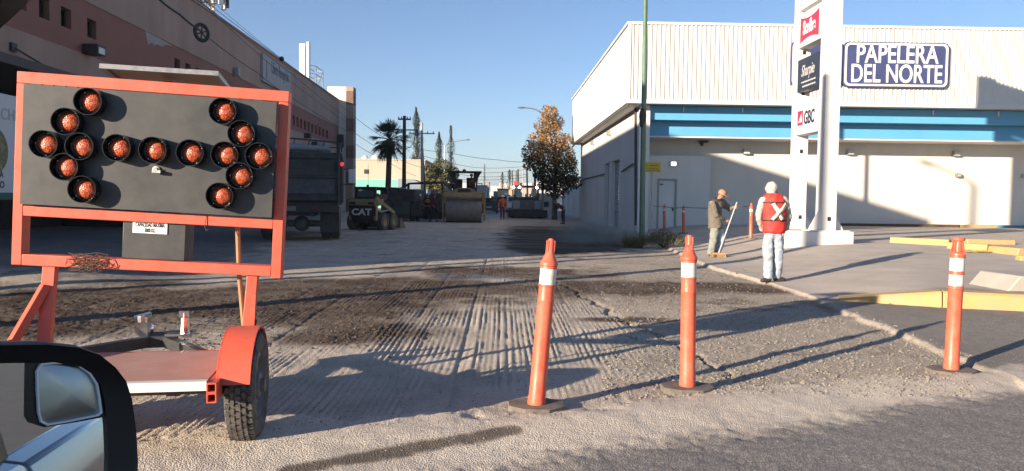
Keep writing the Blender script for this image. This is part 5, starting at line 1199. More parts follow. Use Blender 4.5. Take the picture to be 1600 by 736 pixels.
bxs(tk, 'exhaust', 'machine_black', [(1.05, 1.2, 5.3, 5.44, 1.5, 3.5)], .05)
# ---- skid steer loader, rear to the camera
c = at_ground(576, 33.5); sk = thing('skid_steer_loader', 'yellow and black skid steer loader seen from behind beside the dump truck', 'loader', c, R_(-16)); sk.scale = (.95, .95, .87)
for x in (-.72, .72):
    for y in (-.15, .85, ): tyre_(sk, x, y+.1, .42, .32, 'machine_tan')
bxs(sk, 'body', 'machine_black', [(-.52, .52, -.55, 1.4, .35, .95)], .03)
mb = MB(); mb.prism([(-.62, .50), (-.70, 1.22), (-.45, 1.24), (-.45, .48)], -.66, .66, 'x'); d = mb.obj('engine_door', 'machine_black', sk, bevel=.02)
text('lettering', 'CAT', .44, 'far_white', d, frame_front(0, -.735, .90) @ Matrix.Rotation(R_(-6), 4, 'X'), .004, .02, sx=1.12)
mb = MB(); mb.prism([(-.72, 1.23), (-.70, 1.45), (-.50, 1.56), (.2, 1.56), (.2, 1.23)], -.68, .68, 'x'); h = mb.obj('engine_hood', 'machine_tan', sk, bevel=.03)
for x in (-.46, .46): mb = MB(); mb.box((x, -.70, 1.35), (.28, .06, .10)); mb.obj('grille', 'machine_black', h)
mb = MB(); P = [(-.52, 1.30), (.52, 1.30), (.52, 2.02), (.44, 2.12), (-.44, 2.12), (-.52, 2.02)]
y0, y1 = -.32, .9
for y in (y0, y1): ring_prism(mb, rrect(-.54, .54, 1.56, 2.12, .06, 2), rrect(-.42, .42, 1.66, 2.0, .05, 2), y-.04, y+.04, 'y')
mb.bb(-.55, .55, y0-.05, y1+.1, 2.12, 2.17); mb.bb(-.54, -.50, y0+.041, y1-.041, 1.5, 1.8); mb.bb(.50, .54, y0+.041, y1-.041, 1.5, 1.8); mb.obj('cab_frame', 'machine_black', sk)
mb = MB(); mb.bb(-.41, .41, y0-.01, y0+.01, 1.67, 1.99); mb.obj('rear_window', 'cab_glass', sk)
mb = MB(); mb.bb(-.28, .28, .1, .5, 1.2, 1.85); mb.obj('seat', 'machine_black', sk)
mb = MB(); mb.lathe([(.06, 2.17), (.06, 2.26), (.0, 2.28)], 10, Matrix.Translation((0, -.1, 0))); mb.obj('beacon', 'machine_black', sk)
mb = MB(); mb.tube([(.02, -.1, 2.2), (.02, -.1, 3.3)], .008, 4); mb.obj('aerial', 'wire', sk)
for s in (-1, 1):
    mb = MB(); mb.bar((s*.62, -.55, .5), (s*.62, -.52, 1.62), .12, .2); mb.bar((s*.62, -.5, 1.60), (s*.64, 1.35, .85), .10, .20); mb.bar((s*.64, 1.3, .9), (s*.64, 1.75, .3), .10, .18); mb.obj('lift_arm', 'machine_tan', sk, bevel=.015)
    mb = MB(); mb.bar((s*.66, -.2, .9), (s*.66, .9, 1.02), .06); mb.obj('hydraulic_ram', 'galvanised', sk)
mb = MB(); mb.prism([(1.6, .05), (2.2, .02), (2.25, .06), (1.75, .55), (1.62, .55)], -.9, .9, 'x'); mb.obj('bucket', 'machine_grey', sk)
# ---- single drum roller facing the camera
c = at_ground(725, 45); ro = thing('road_roller', 'yellow road roller with big steel drum and flat canopy in mid street', 'roller', c, R_(1.5))
M = Matrix.Translation((0, 0, .80)) @ Matrix.Rotation(R_(90), 4, 'Y'); mb = MB(); mb.lathe([(.55, -1.05), (.79, -1.05), (.80, -1.03), (.80, 1.03), (.79, 1.05), (.55, 1.05), (.5, .98), (0, .98)], 48, M); mb.obj('drum', 'drum_steel', ro)
mb = MB()
for s in (-1, 1): mb.bb(s*1.10-.05, s*1.10+.05, -.35, 1.5, .55, 1.42)
mb.bb(-1.15, 1.15, -.80, -.62, 1.50, 1.78); mb.bb(-1.15, -1.05, -.70, -.35, 1.1, 1.5); mb.bb(1.05, 1.15, -.70, -.35, 1.1, 1.5); mb.obj('drum_frame', 'machine_yellow', ro, bevel=.02)
for s in (-1, 1): bxs(ro, 'bolster', 'machine_yellow', [(s*1.2-.06, s*1.2+.06, -.5, .4, .1, 1.75)], .02)
bxs(ro, 'scraper', 'machine_grey', [(-1.03, 1.03, -.88, -.81, 1.42, 1.5)])
bxs(ro, 'platform', 'machine_black', [(-1.05, 1.05, .95, 2.6, 1.0, 1.75)], .02)
mb = MB(); mb.prism([(-.8, 1.6), (-.6, 1.95), (-.3, 2.05), (.3, 2.05), (.6, 1.95), (.8, 1.6)], .2, 1.0, 'y'); h = mb.obj('hood', 'machine_tan', ro, bevel=.02)
bxs(h, 'grille', 'machine_black', [(-.38, .38, .16, .199, 1.72, 1.98)])
bxs(ro, 'handrail', 'machine_yellow', [(-1.08, -1.03, .9, .95, 1.76, 2.35), (1.03, 1.08, .9, .95, 1.76, 2.35), (-1.08, -.6, .9, .95, 2.3, 2.35), (.6, 1.08, .9, .95, 2.3, 2.35)], 0)
mb = MB(); mb.prism([(-1.0, 2.98), (1.0, 2.98), (1.03, 3.06), (-1.03, 3.06)], .5, 2.4, 'y'); mb.obj('canopy', 'machine_black', ro)
for s in (-1, 1):
    mb = MB(); mb.prism([(s*.98, 2.975), (s*.55, 2.975), (s*.50, 2.35), (s*.66, 2.35)], 1.2, 1.3, 'y'); mb.obj('canopy_brace', 'machine_black', ro)
    mb = MB(); mb.bar((s*.58, 1.25, 1.7), (s*.58, 1.25, 2.36), .12); mb.obj('canopy_post', 'machine_black', ro)
    mb = MB(); mb.bar((s*.66, 2.3, 1.7), (s*.8, 2.3, 2.97), .1); mb.obj('canopy_post', 'machine_black', ro)
mb = MB(); mb.lathe([(.1, 3.06), (.1, 3.16), (0, 3.2)], 10, Matrix.Translation((-.02, 1, 0))); mb.obj('beacon', 'machine_black', ro)
bxs(ro, 'seat', 'machine_black', [(.1, .65, 1.75, 2.2, 1.75, 2.15), (.1, .65, 2.1, 2.22, 2.1, 2.7), (-.7, -.15, 1.75, 2.2, 1.75, 2.15), (-.7, -.15, 2.1, 2.22, 2.1, 2.6)], .04)
mb = MB(); mb.tube([(.35, 1.1, 1.9), (.35, 1.25, 2.25)], .03, 6); mb.lathe([(.17, -.015), (.19, 0), (.17, .015)], 16, Matrix.Translation((.35, 1.25, 2.27)) @ Matrix.Rotation(.5, 4, 'X')); mb.obj('steering_wheel', 'machine_black', ro)
for s in (-1, 1): tyre_(ro, s*.75, 3.2, .75, .55, 'machine_yellow')
bxs(ro, 'engine_cover', 'machine_yellow', [(-.8, .8, 2.7, 4.2, .9, 1.9)], .05)
p = c+Vector((.36, 1.95, 2.15-.93)); worker('roller driver in orange vest seated under the flat canopy', 0, 0, 1.72, 45, 0, 'cloth_dark', 'cloth_dark', 'vest_orange', False, .05, arms=((.15, -.55, 1.12), (-.15, -.55, 1.12)), loc=p, seat=True)
# ---- paver with dark canopy on the left
c = at_ground(664, 51.5); pv = thing('asphalt_paver', 'dark asphalt paver under a wide dark canopy at the left of the street', 'paver', c, R_(4))
bxs(pv, 'screed', 'machine_black', [(-1.4, 1.4, -1.0, -.4, .1, .55)], .02); bxs(pv, 'body', 'machine_black', [(-1.15, 1.15, -.2, 2.6, .35, 1.7)], .04)
for s in (-1, 1):
    mb = MB(); mb.prism([(-.2, .0), (2.8, 0), (3.1, .3), (2.8, .65), (-.2, .65), (-.45, .3)], s*1.0-.18, s*1.0+.18, 'x'); mb.obj('track', 'rubber', pv)
    bxs(pv, 'canopy_post', 'machine_black', [(s*1.15-.04, s*1.15+.04, -.1, -.02, 1.7, 2.35), (s*1.15-.04, s*1.15+.04, 1.6, 1.68, 1.7, 2.45)])
mb = MB(); P = [(-1.75, 2.0), (-1.1, 2.42), (1.05, 2.55), (1.25, 2.50), (1.95, 1.85), (1.9, 1.82), (1.2, 2.42), (-1.08, 2.34), (-1.7, 1.95)]; mb.prism(P, -.5, 2.0, 'y'); mb.obj('canopy', 'machine_black', pv)
mb = MB(); mb.prism([(1.22, 2.45), (1.9, 1.80), (1.9, 1.5), (1.25, 2.2)], -.48, -.44, 'y'); mb.obj('canopy_side', 'shed_blue', pv)
mb = MB(); mb.prism([(-1.5, 1.3), (1.5, 1.3), (1.2, .5), (-1.2, .5)], 2.7, 4.2, 'y'); mb.obj('hopper', 'machine_grey', pv)
bxs(pv, 'console', 'machine_grey', [(-.9, -.3, -.2, .1, 1.7, 2.0), (.4, .9, -.2, .1, 1.7, 2.0)], .02)
bxs(pv, 'step', 'machine_grey', [(-1.9, -1.25, -1.1, -.7, .15, 1.0)], .01)
# ---- dark green tank trailer beside it
c = at_ground(624, 46); tt = thing('equipment_trailer', 'dark green machine body with grey top standing between skid steer and paver', 'trailer', c, R_(-6)); tt.scale = (1, 1, .88)
mb = MB(); mb.prism([(-1.1, 1.35), (1.0, 1.35), (1.0, 2.15), (.4, 2.18), (-.3, 2.32), (-1.1, 2.3)], -.3, 2.6, 'y'); mb.obj('upper_body', 'machine_black', tt)
bxs(tt, 'lower_body', 'machine_green', [(-1.05, .75, -.34, 2.4, .45, 1.345)], .03); bxs(tt, 'control_panel', 'machine_black', [(-.45, .25, -.40, -.341, 1.05, 1.7)], .02); bxs(tt, 'side_box', 'machine_black', [(.78, 1.3, -.3, .6, .35, 1.3)], .02)
for x in (-.8, .6): tyre_(tt, x, .9, .4, .25, lug=False)
bxs(tt, 'skirt', 'machine_black', [(-1.0, .7, -.2, 2.2, .15, .449)])
# ---- paver facing the camera on the right
c = at_ground(823, 57); p2 = thing('road_paver', 'road paver with lit roof lamps and grey hopper facing the camera near the tree', 'paver', c, R_(0))
bxs(p2, 'screed', 'machine_black', [(-1.45, 1.5, -1.2, -.3, .08, .62)], .05)
mb = MB(); mb.prism([(-1.05, 1.35), (1.05, 1.35), (1.15, .63), (-1.15, .63)], -.6, .6, 'y'); mb.obj('hopper', 'machine_grey', p2)
for s in (-1, 1): bxs(p2, 'hopper_wing', 'far_grey', [(s*.8-.25, s*.8+.25, -.7, -.601, .7, 1.3)], .02)
bxs(p2, 'cab', 'machine_black', [(-.95, -.75, .7, .8, 1.2, 2.3), (.75, .95, .7, .8, 1.2, 2.3), (-.95, .95, .9, 2.2, .6, 1.5)], .02)
bxs(p2, 'roof', 'cloth_maroon', [(-1.1, 1.1, .5, 2.4, 2.3, 2.45)], .02)
for x in (-.62, .5): mb = MB(); mb.box((x, -.0, 1.95), (.45, .04, .6), taper=.6); mb.obj('windscreen', 'cab_glass', p2); 
for x in (-1.0, -.55, .78): mb = MB(); mb.sphere((x, .46, 2.30), (.09, .05, .09), 10, 8); mb.obj('work_lamp', 'lamp_white', p2)
for s in (-1, 1): bxs(p2, 'track', 'rubber', [(s*1.0-.2, s*1.0+.2, .3, 3.4, 0, .6)], .1)
bxs(p2, 'rear_body', 'machine_grey', [(-.9, .9, 2.21, 3.6, .6, 1.6)], .05)
# ---- loader/backhoe and cars far off
c = at_ground(786, 86); bh = thing('wheel_loader', 'yellow wheel loader with dark bucket raised far down the street', 'loader', c)
mb = MB(); mb.prism([(-1.0, .5), (1.0, .5), (1.15, 1.4), (.3, 1.75), (-.9, 1.5)], -.9, 0, 'y'); mb.obj('bucket', 'machine_black', bh)
bxs(bh, 'body', 'machine_yellow', [(-.9, .9, .6, 4, .6, 1.6)], .08); bxs(bh, 'arm', 'machine_yellow', [(-.85, -.6, -.1, 1.4, 1.2, 1.75), (.6, .85, -.1, 1.4, 1.2, 1.75)], .04)
for s in (-1, 1):
    tyre_(bh, s*.95, 1.1, .6, .45, 'machine_yellow', False); tyre_(bh, s*.95, 3.5, .6, .45, 'machine_yellow', False)
bxs(bh, 'cab', 'cab_glass', [(-.65, .65, 1.9, 3.2, 1.6, 2.5)], .05); bxs(bh, 'roof', 'machine_yellow', [(-.75, .75, 1.8, 3.3, 2.5, 2.62)], .03)
bxs(bh, 'rear_bucket', 'machine_tan', [(-1.1, -.6, -.3, .4, 1.6, 2.3)], .05)
def car_(name, label, px, Y, m, rz=0, h=1.5, w=1.75, suv=False):
    c = at_ground(px, Y); t = thing(name, label, 'car', c, rz, 'cars waiting far down the street')
    hw = w/2; mb = MB(); r = 4.3
    mb.prism([(0, .3), (0, .95), (.25, h*.64), (3.2, h*.62), (4.2, h*.48), (4.3, .3)], -hw, hw, 'x'); mb.obj('body', m, t, bevel=.06)
    mb = MB(); mb.prism([(.05 if suv else .5, h*.64), (.3 if suv else 1.0, h), (2.2, h), (3.1, h*.62)], -hw*.86, hw*.86, 'x'); cb = mb.obj('cabin', m, t, bevel=.05)
    mb = MB(); mb.prism([(-hw*.72, h*.68), (hw*.72, h*.68), (hw*.64, h*.95), (-hw*.64, h*.95)], .02 if suv else .55, .10 if suv else .62, 'y'); g = mb.obj('rear_window', 'dark_glass', cb); g.location = (0, .06 if suv else .1, 0)
    for s in (-1, 1):
        mb = MB(); mb.bb(s*hw-.18*(s > 0), s*hw+.18*(s < 0), -.015, .05, .72, .95); mb.obj('tail_lamp', 'cloth_maroon', t)
        mb = MB(); mb.prism([(.8, h*.66), (1.1, h*.95), (2.1, h*.95), (2.8, h*.66)], s*hw*.865-.006, s*hw*.865+.006, 'x'); mb.obj('side_window', 'dark_glass', cb)
        for y in (.8, 3.4): tyre_(t, s*(hw-.1), y, .31, .2, 'galvanised', False)
    mb = MB(); mb.bb(-hw, hw, -.08, -.002, .3, .5); mb.obj('bumper', m if m != 'car_white' else 'machine_grey', t)
    mb = MB(); mb.bb(-.25, .25, -.085, -.081, .55, .68); mb.obj('number_plate', 'far_white', t)
car_('parked_car', 'white car seen from behind just left of the lit paver', 803, 82, 'car_white', suv=True, h=1.75)
car_('parked_car', 'black car half hidden behind the right end of the roller', 764, 72, 'car_dark')
car_('parked_car', 'dark car with pale bumper in the middle of the far traffic', 772, 92, 'car_dark')
car_('parked_car', 'pale car farthest away in the distant traffic', 767, 130, 'car_white')
car_('parked_car', 'dark van behind the pale far traffic', 773, 150, 'car_dark', suv=True, h=1.9)
# ================================================================== TREES
def leaves(mb, c, r, n, s, rnd, squash=1.0, fill=.55):
    for _ in range(n):
        while True:
            v = Vector((rnd.uniform(-1, 1), rnd.uniform(-1, 1), rnd.uniform(-1, 1)))
            if fill*rnd.random() < v.length <= 1: break
        p = Vector(c)+Vector((v.x*r, v.y*r, v.z*r*squash)); k = s*rnd.uniform(.6, 1.3)
        q = Euler((rnd.uniform(-1.2, 1.2), rnd.uniform(-1.2, 1.2), rnd.uniform(0, 6.28))).to_matrix()
        a, b = q @ Vector((k, 0, 0)), q @ Vector((0, k*.6, 0)); n_ = q @ Vector((0, 0, k*.15))
        mb.add([p-a, p-b+n_, p+a, p+b+n_], [(0, 1, 2, 3)])
def broad_tree(name, label, cat, loc, h, trunk_h, clumps, leafm, ls, rnd, trunk_r=.14, group=None):
    """clumps: (x, y, z, radius, leaves, squash)"""
    t = thing(name, label, cat, loc, 0, group); mb = MB()
    top = max(c[2] for c in clumps); mb.tube([(0, 0, -.2), (.03, 0, trunk_h*.5), (-.02, .03, trunk_h), (.05, 0, (trunk_h+top)/2), (.02, 0, top)], [trunk_r*1.35, trunk_r, trunk_r*.85, trunk_r*.5, trunk_r*.12], 9)
    for x, y, z, r, n, sq in clumps:
        b = Vector((0, 0, max(trunk_h*.7, z-r*1.4-.5))); e = Vector((x, y, z)); mb.tube([b, b.lerp(e, .5)+Vector((0, 0, .15)), e], [trunk_r*.45, trunk_r*.28, trunk_r*.08], 6)
        for k in range(4):
            a = rnd.uniform(0, 6.28); mb.tube([b.lerp(e, .7), e+Vector((math.cos(a)*r*.8, math.sin(a)*r*.8, rnd.uniform(-.4, .6)*r))], [trunk_r*.14, trunk_r*.04], 4)
    mb.obj('trunk', 'bark', t)
    ms = {}
    for i, (x, y, z, r, n, sq) in enumerate(clumps):
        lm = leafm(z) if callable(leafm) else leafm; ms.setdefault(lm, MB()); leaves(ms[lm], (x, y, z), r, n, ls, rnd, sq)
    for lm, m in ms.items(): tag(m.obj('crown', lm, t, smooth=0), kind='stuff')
    return t
rnd = random.Random(11)
Yt = 54; base = AY(866, 330, Yt); base.z = 0; k = Yt/F_PX
C = []
for px, py, rp, n in ((858, 176, 15, 300), (852, 196, 20, 420), (868, 190, 18, 380), (860, 215, 26, 650), (842, 222, 22, 520), (882, 222, 18, 420), (832, 240, 20, 560), (855, 245, 28, 900), (880, 243, 22, 700), (892, 255, 14, 360), (830, 256, 16, 460), (862, 268, 28, 1000), (884, 275, 22, 800), (845, 272, 14, 400), (872, 292, 24, 800), (895, 285, 14, 360), (853, 290, 13, 350)):
    p = AY(px, py, Yt); C.append((p.x-base.x, rnd.uniform(-.9, .9), p.z, rp*k*.95, int(n*1.0), .85))
broad_tree('autumn_tree', 'tall tree with russet sunlit top and dark shaded lower leaves by the white store', 'tree', base, 8, 1.9, C, lambda z: 'leaf_autumn' if z > 4.0 else 'leaf_shaded', .095, rnd, .17)  # lower leaves use a darker material: crown shade put into the colour
# olive tree left of the roller
Yt = 88; base = AY(688, 320, Yt); base.z = 0; k = Yt/F_PX; C = []
for px, py, rp, n in ((690, 262, 16, 500), (672, 268, 12, 380), (706, 270, 12, 380), (680, 282, 18, 600), (700, 285, 16, 500), (668, 288, 10, 300), (690, 298, 16, 400), (712, 288, 10, 250)):
    p = AY(px, py, Yt); C.append((p.x-base.x, rnd.uniform(-1, 1), p.z, rp*k, n, .9))
broad_tree('olive_tree', 'loose yellowish green tree beyond the roller at the left kerb', 'tree', base, 5, 1.5, C, 'leaf_olive', .15, rnd, .16)
def cypress(label, px, ytop, ybase, wpx, Y, lean=0.0, n=1500):
    b = AY(px, ybase, Y); top = AY(px-lean, ytop, Y); h = top.z; t = thing('cypress_tree', label, 'tree', (b.x, Y, -.1), 0, 'tall thin cypress trees along the street')
    mb = MB(); mb.tube([(0, 0, 0), (0, 0, h*.5), (top.x-b.x, 0, h*.97)], [.2, .12, .03], 7); mb.obj('trunk', 'bark', t)
    w = wpx*Y/F_PX/2; mb = MB()
    for i in range(n*2):
        u = rnd.random(); z = h*(.07+.93*u); r = 2.0*w*(min(1, (1-u)*2.6+.08)**.75)*(.75+.3*math.sin(z*2.1+px))*rnd.random()**.45; a = rnd.uniform(0, 6.28); s = w*rnd.uniform(.12, .30)
        c = Vector(((top.x-b.x)*u**2.2+r*math.cos(a), r*math.sin(a), z)); d = Vector((math.cos(a)*.35, math.sin(a)*.35, 1)).normalized(); sd = Vector((-math.sin(a), math.cos(a), rnd.uniform(-.3, .3)))
        mb.add([c-sd*s*.4, c+sd*s*.4, c+d*s*1.9], [(0, 1, 2)])
    tag(mb.obj('crown', 'leaf_cypress', t, smooth=0), kind='stuff')
cypress('tallest cypress with bent tip behind the pale pole', 652, 168, 310, 12, 118, 2, 2200)
cypress('short dark cypress left of the double street lamp', 686, 206, 310, 11, 112)
cypress('slender cypress right of the double street lamp', 704.5, 196, 310, 9, 116)
cypress('small distant cypress above the far traffic, left of its pair', 785, 269, 310, 6, 190, 0, 700)
cypress('small distant cypress nearer the red hoarding', 796, 265, 310, 7, 180, 0, 700)
cypress('tiny far cypress behind the roller canopy', 757, 255, 310, 4, 170, 0, 500)
# palm
Yp = 64; b = AY(606, 330, Yp); top = AY(609, 222, Yp); pm = thing('palm_tree', 'fan palm with shaggy crown rising beside the skid steer loader', 'palm', (b.x, Yp, -.05))
mb = MB(); hz = top.z+.05
mb.tube([(0, 0, 0), (.02, 0, hz*.4), ((top.x-b.x)*.6, 0, hz*.75), (top.x-b.x, 0, hz)], [.30, .24, .22, .26], 10); mb.obj('trunk', 'bark', pm)
cx = top.x-b.x
for i in range(58):
    a = rnd.uniform(0, 6.28); el = rnd.uniform(-1.25, 1.35); L = rnd.uniform(1.5, 2.2)
    d = Vector((math.cos(a)*math.cos(el), math.sin(a)*math.cos(el), math.sin(el))); o = Vector((cx, 0, hz+.25)); tip = o+d*L; mb = MB()
    mb.tube([o, o.lerp(tip, .5)], [.035, .02], 4)
    side = d.cross(Vector((0, 0, 1)) if abs(d.z) < .9 else Vector((1, 0, 0))).normalized(); q = o.lerp(tip, .5); dn = Vector((0, 0, -1))
    for j in range(13):
        f = (j-6)/6; dd = (d*math.cos(f*1.25)+side*math.sin(f*1.25)).normalized(); ln = 1.2*(1-.3*abs(f)); w = side*.06*(1-abs(f))+d*.045*abs(f)
        m_ = q+dd*ln*.6; e = q+dd*ln+dn*.16*(1+abs(f)); mb.add([q-w*.4, q+w*.4, m_+w, m_-w], [(0, 1, 2, 3)]); mb.add([m_-w, m_+w, e], [(0, 1, 2)])
    mb.obj('frond', 'leaf_palm', pm, smooth=0)
mb = MB()
for i in range(160):
    a = rnd.uniform(0, 6.28); z = hz-rnd.uniform(-.1, .9); r = .28; p = Vector((cx+r*math.cos(a), r*math.sin(a), z)); mb.add([p, p+Vector((.05, .05, 0)), p+Vector((math.cos(a)*.2, math.sin(a)*.2, -.5))], [(0, 1, 2)])
tag(mb.obj('dead_fronds', 'bark', pm, smooth=0), kind='stuff')
# dry bush by the green pole
p = G(1036, 385, .06); bz = ground_z(p.x, p.y); bu = thing('dry_bush', 'low grey green dry bush at the foot of the green pole', 'bush', (p.x, p.y, bz))
mb = MB()
for i in range(2600):
    a = rnd.uniform(0, 6.28); r = rnd.random()**.6*.72; hh = .50*(1-(r/.85)**2)*rnd.uniform(.35, 1); x, y = r*math.cos(a)*1.15, r*math.sin(a)*.8; d = Vector((x*.5, y*.5, rnd.uniform(.1, .5))).normalized()*rnd.uniform(.06, .16); s = Vector((rnd.uniform(-1, 1), rnd.uniform(-1, 1), 0))*.012
    c = Vector((x, y, hh)); mb.add([c-s, c+s, c+d], [(0, 1, 2)])
tag(mb.obj('foliage', 'leaf_sage', bu, smooth=0), kind='stuff')
mb = MB()
for i in range(40): a = rnd.uniform(0, 6.28); mb.tube([(0, 0, 0), (math.cos(a)*.3, math.sin(a)*.25, .2), (math.cos(a)*.6, math.sin(a)*.45, rnd.uniform(.15, .4))], [.012, .008, .003], 4)
tag(mb.obj('twigs', 'bark', bu), kind='stuff')
p = G(990, 387, .02); wd = thing('dry_weeds', 'small clump of dry brown weeds at the kerb left of the green pole', 'weeds', (p.x, p.y, ground_z(p.x, p.y))); mb = MB()
for i in range(700):
    a = rnd.uniform(0, 6.28); r = rnd.random()**.6*.26; x, y = r*math.cos(a), r*math.sin(a); d = Vector((x*.8+rnd.uniform(-.1, .1), y*.8, rnd.uniform(.2, .6))); s = Vector((rnd.uniform(-1, 1), rnd.uniform(-1, 1), 0))*.008
    c = Vector((x, y, 0)); mb.add([c-s, c+s, c+d], [(0, 1, 2)])
tag(mb.obj('stalks', 'leaf_olive', wd, smooth=0), kind='stuff')
# ================================================================== POLES
def gz(x, y): return ground_z(x, y) if y < 76 else -.03
Yg = 24.4; b = AY(1003.5, 350, Yg); tp = AY(1008.5, 0, Yg); gp = thing('green_pole', 'tall green street pole with dark bundle strapped round it', 'pole', (b.x, Yg, gz(b.x, Yg)))
d = Vector((tp.x-b.x, 0, tp.z)); d2 = d*1.03
mb = MB(); mb.tube([(0, 0, -.1), d2], [.095, .07], 14); mb.obj('shaft', 'pole_green', gp)
q = AY(1005, 182, Yg)-gp.location; mb = MB(); mb.sphere(q+Vector((-.02, -.03, 0)), (.12, .12, .28), 12, 10); mb.sphere(q+Vector((-.05, -.05, -.2)), (.08, .08, .16), 10, 8); mb.obj('bundle', 'machine_black', gp)
mb = MB(); mb.lathe([(.18, 0), (.18, .03), (.11, .05)], 12); mb.obj('base_flange', 'pole_green', gp)
mb = MB(); mb.lathe([(.09, 0), (.09, .04), (0, .07)], 10, Matrix.Translation(d2)); mb.obj('cap', 'pole_green', gp)
Ys = 30; p = AY(1018, 360, Ys); sp_ = thing('yellow_sign', 'worn yellow sign board on a thin post beside the green pole', 'sign', (p.x, Ys, gz(p.x, Ys)))
z1, z0 = AY(1018, 253.5, Ys).z-sp_.location.z, AY(1018, 269.5, Ys).z-sp_.location.z; mb = MB(); mb.tube([(0, .03, -.1), (0, .03, z1)], .03, 8); mb.obj('post', 'galvanised', sp_)
x0, x1 = AY(1005, 260, Ys).x-p.x, AY(1032, 260, Ys).x-p.x; mb = MB(); mb.bb(x0, x1, -.02, -.0, z0, z1); s_ = mb.obj('board', 'yellow_sign', sp_)
mb = MB(); rq = random.Random(8)
for zz in (.68, .40, .20):
    x = x0+.07
    while x < x1-.09: l = rq.uniform(.03, .09); mb.bb(x, min(x+l, x1-.05), -.024, -.021, z0+(z1-z0)*zz-.018, z0+(z1-z0)*zz+.018); x += l+rq.uniform(.02, .05)
tag(mb.obj('worn_print', 'rust_metal', s_), kind='stuff')
# two dark rods on the white wall's far corner
def pole(name, label, px, y0, y1, Y, r, m, arms=(), cat='utility pole', lean=0.0, group=None, extra=None):
    b = AY(px, y0, Y); tp = AY(px+lean, y1, Y); t = thing(name, label, cat, (b.x, Y, gz(b.x, Y)), 0, group); H = tp.z-t.location.z; L = tp.x-b.x
    mb = MB(); mb.tube([(0, 0, -.1), (L, 0, H)], [r*1.2, r*.8], 10); mb.obj('shaft', m, t)
    for (dz, half, ox) in arms:
        mb = MB(); mb.bb(L+ox-half, L+ox+half, -.06, .06, H-dz-.06, H-dz+.06); a = mb.obj('crossarm', m, t)
        for s in (-.9, -.45, .45, .9): mb = MB(); mb.lathe([(.05, 0), (.06, .04), (.03, .1), (.05, .14), (0, .2)], 8, Matrix.Translation((L+ox+half*s, 0, H-dz+.06))); mb.obj('insulator', 'dark_metal', a)
    if extra: extra(t, H)
    return t
def xf(t, H):
    mb = MB(); z = AY(631, 203, 66).z; k = 66/F_PX
    mb.bar((-32*k, 0, z), (21*k, 0, z), .10); mb.bar((21*k, 0, z), (21*k, 0, z-.7), .1); mb.bar((18*k, 0, z-.05), (18*k, 0, z-.5), .12); mb.tube([(-10*k, 0, z-.02), (-13*k, 0, z-.6), (-8*k, 0, z-1.5), (0, 0, z-1.7)], .03, 5); mb.tube([(18*k, 0, z), (15*k, 0, z-1.1), (8*k, 0, z-1.5), (0, 0, z-1.6)], .03, 5); mb.obj('switch_arm', 'dark_metal', t)
pole('utility_pole', 'dark utility pole with long switch arm right of the palm', 631, 330, 181, 66, .17, 'pole_wood', ((.3, .55, 0),), lean=1, extra=xf)
pole('utility_pole', 'pale concrete utility pole with crossarm in front of the tallest cypress', 660, 322, 192, 80, .15, 'pole_concrete', ((1.1, 1.35, 0),), lean=-1)
pole('utility_pole', 'leaning brown utility pole behind the pale one', 665, 322, 232, 84, .14, 'pole_wood', (), lean=-5)
def dbl(t, H):
    mb = MB(); k = 100/F_PX; mb.tube([(0, 0, H), (1.3, 0, H+.5), (2.7, 0, H+.75)], .05, 6); mb.sphere((2.9, 0, H+.75), (.35, .15, .08), 8, 6); mb.obj('lamp_arm', 'galvanised', t)
pole('street_lamp', 'thin grey street lamp with one long arm between the cypresses', 695, 320, 227, 100, .09, 'galvanised', (), 'street lamp', extra=dbl)
def arm2(t, H):
    mb = MB(); mb.tube([(0, 0, H), (-.7, 0, H+.35), (-1.5, 0, H+.45)], .05, 6); mb.sphere((-1.7, 0, H+.44), (.3, .14, .07), 8, 6); mb.obj('lamp_arm', 'galvanised', t)
pole('street_lamp', 'street lamp reaching left out of the russet tree top', 848, 330, 178, 56.5, .09, 'galvanised', (), 'street lamp', extra=arm2)
pole('utility_pole', 'black slim pole left of the tree trunk', 836, 318, 262, 66, .11, 'pole_wood', (), lean=0)
pole('utility_pole', 'pale slim pole leaning left behind the lit paver', 825, 318, 258, 92, .12, 'pole_concrete', (), lean=-2)
pole('utility_pole', 'distant thin pole with hanging transformer, left of the pale pole', 810, 316, 264, 120, .12, 'pole_wood', (), lean=-.5, extra=lambda t, H: bxs(t, 'transformer', 'machine_grey', [(-.5, -.15, -.2, .2, H-2, H-.3)]))
pole('utility_pole', 'farthest thin pole in the row beside the red hoarding', 802, 315, 266, 140, .12, 'pole_wood', (), lean=-1.5)
pole('utility_pole', 'thin pale pole right beside the farthest ones', 817, 316, 261, 110, .08, 'pole_concrete', ())
# poles that stand beyond the left edge of the photo and throw the long shadows seen on the road
def off_lamp(t, H):
    mb = MB(); mb.tube([(0, 0, H), (0, .6, H+.2), (0, 1.6, H+.3)], .06, 8); mb.obj('lamp_arm', 'galvanised', t); mb = MB(); mb.sphere((0, 1.85, H+.3), (.16, .38, .09), 10, 8); mb.obj('lamp_head', 'galvanised', t)
def off_pole(name, label, x, y, H, r, m, arms=(), extra=None, cat='utility pole'):
    t = thing(name, label, cat, (x, y, gz(x, y)-.02)); mb = MB(); mb.tube([(0, 0, -.1), (0, 0, H)], [r*1.2, r*.8], 10); mb.obj('shaft', m, t)
    for dz, half in arms: mb = MB(); mb.bb(-half, half, -.06, .06, H-dz-.06, H-dz+.06); mb.obj('crossarm', m, t)
    if extra: extra(t, H)
off_pole('utility_pole', 'stout pole outside the left edge throwing the lower road shadow', -5.9, 7.9, 9.0, .16, 'pole_wood')
off_pole('street_lamp', 'street lamp outside the left picture edge whose shadow falls on the white wall', -8.7, 9.2, 11.3, .12, 'galvanised', extra=off_lamp, cat='street lamp')
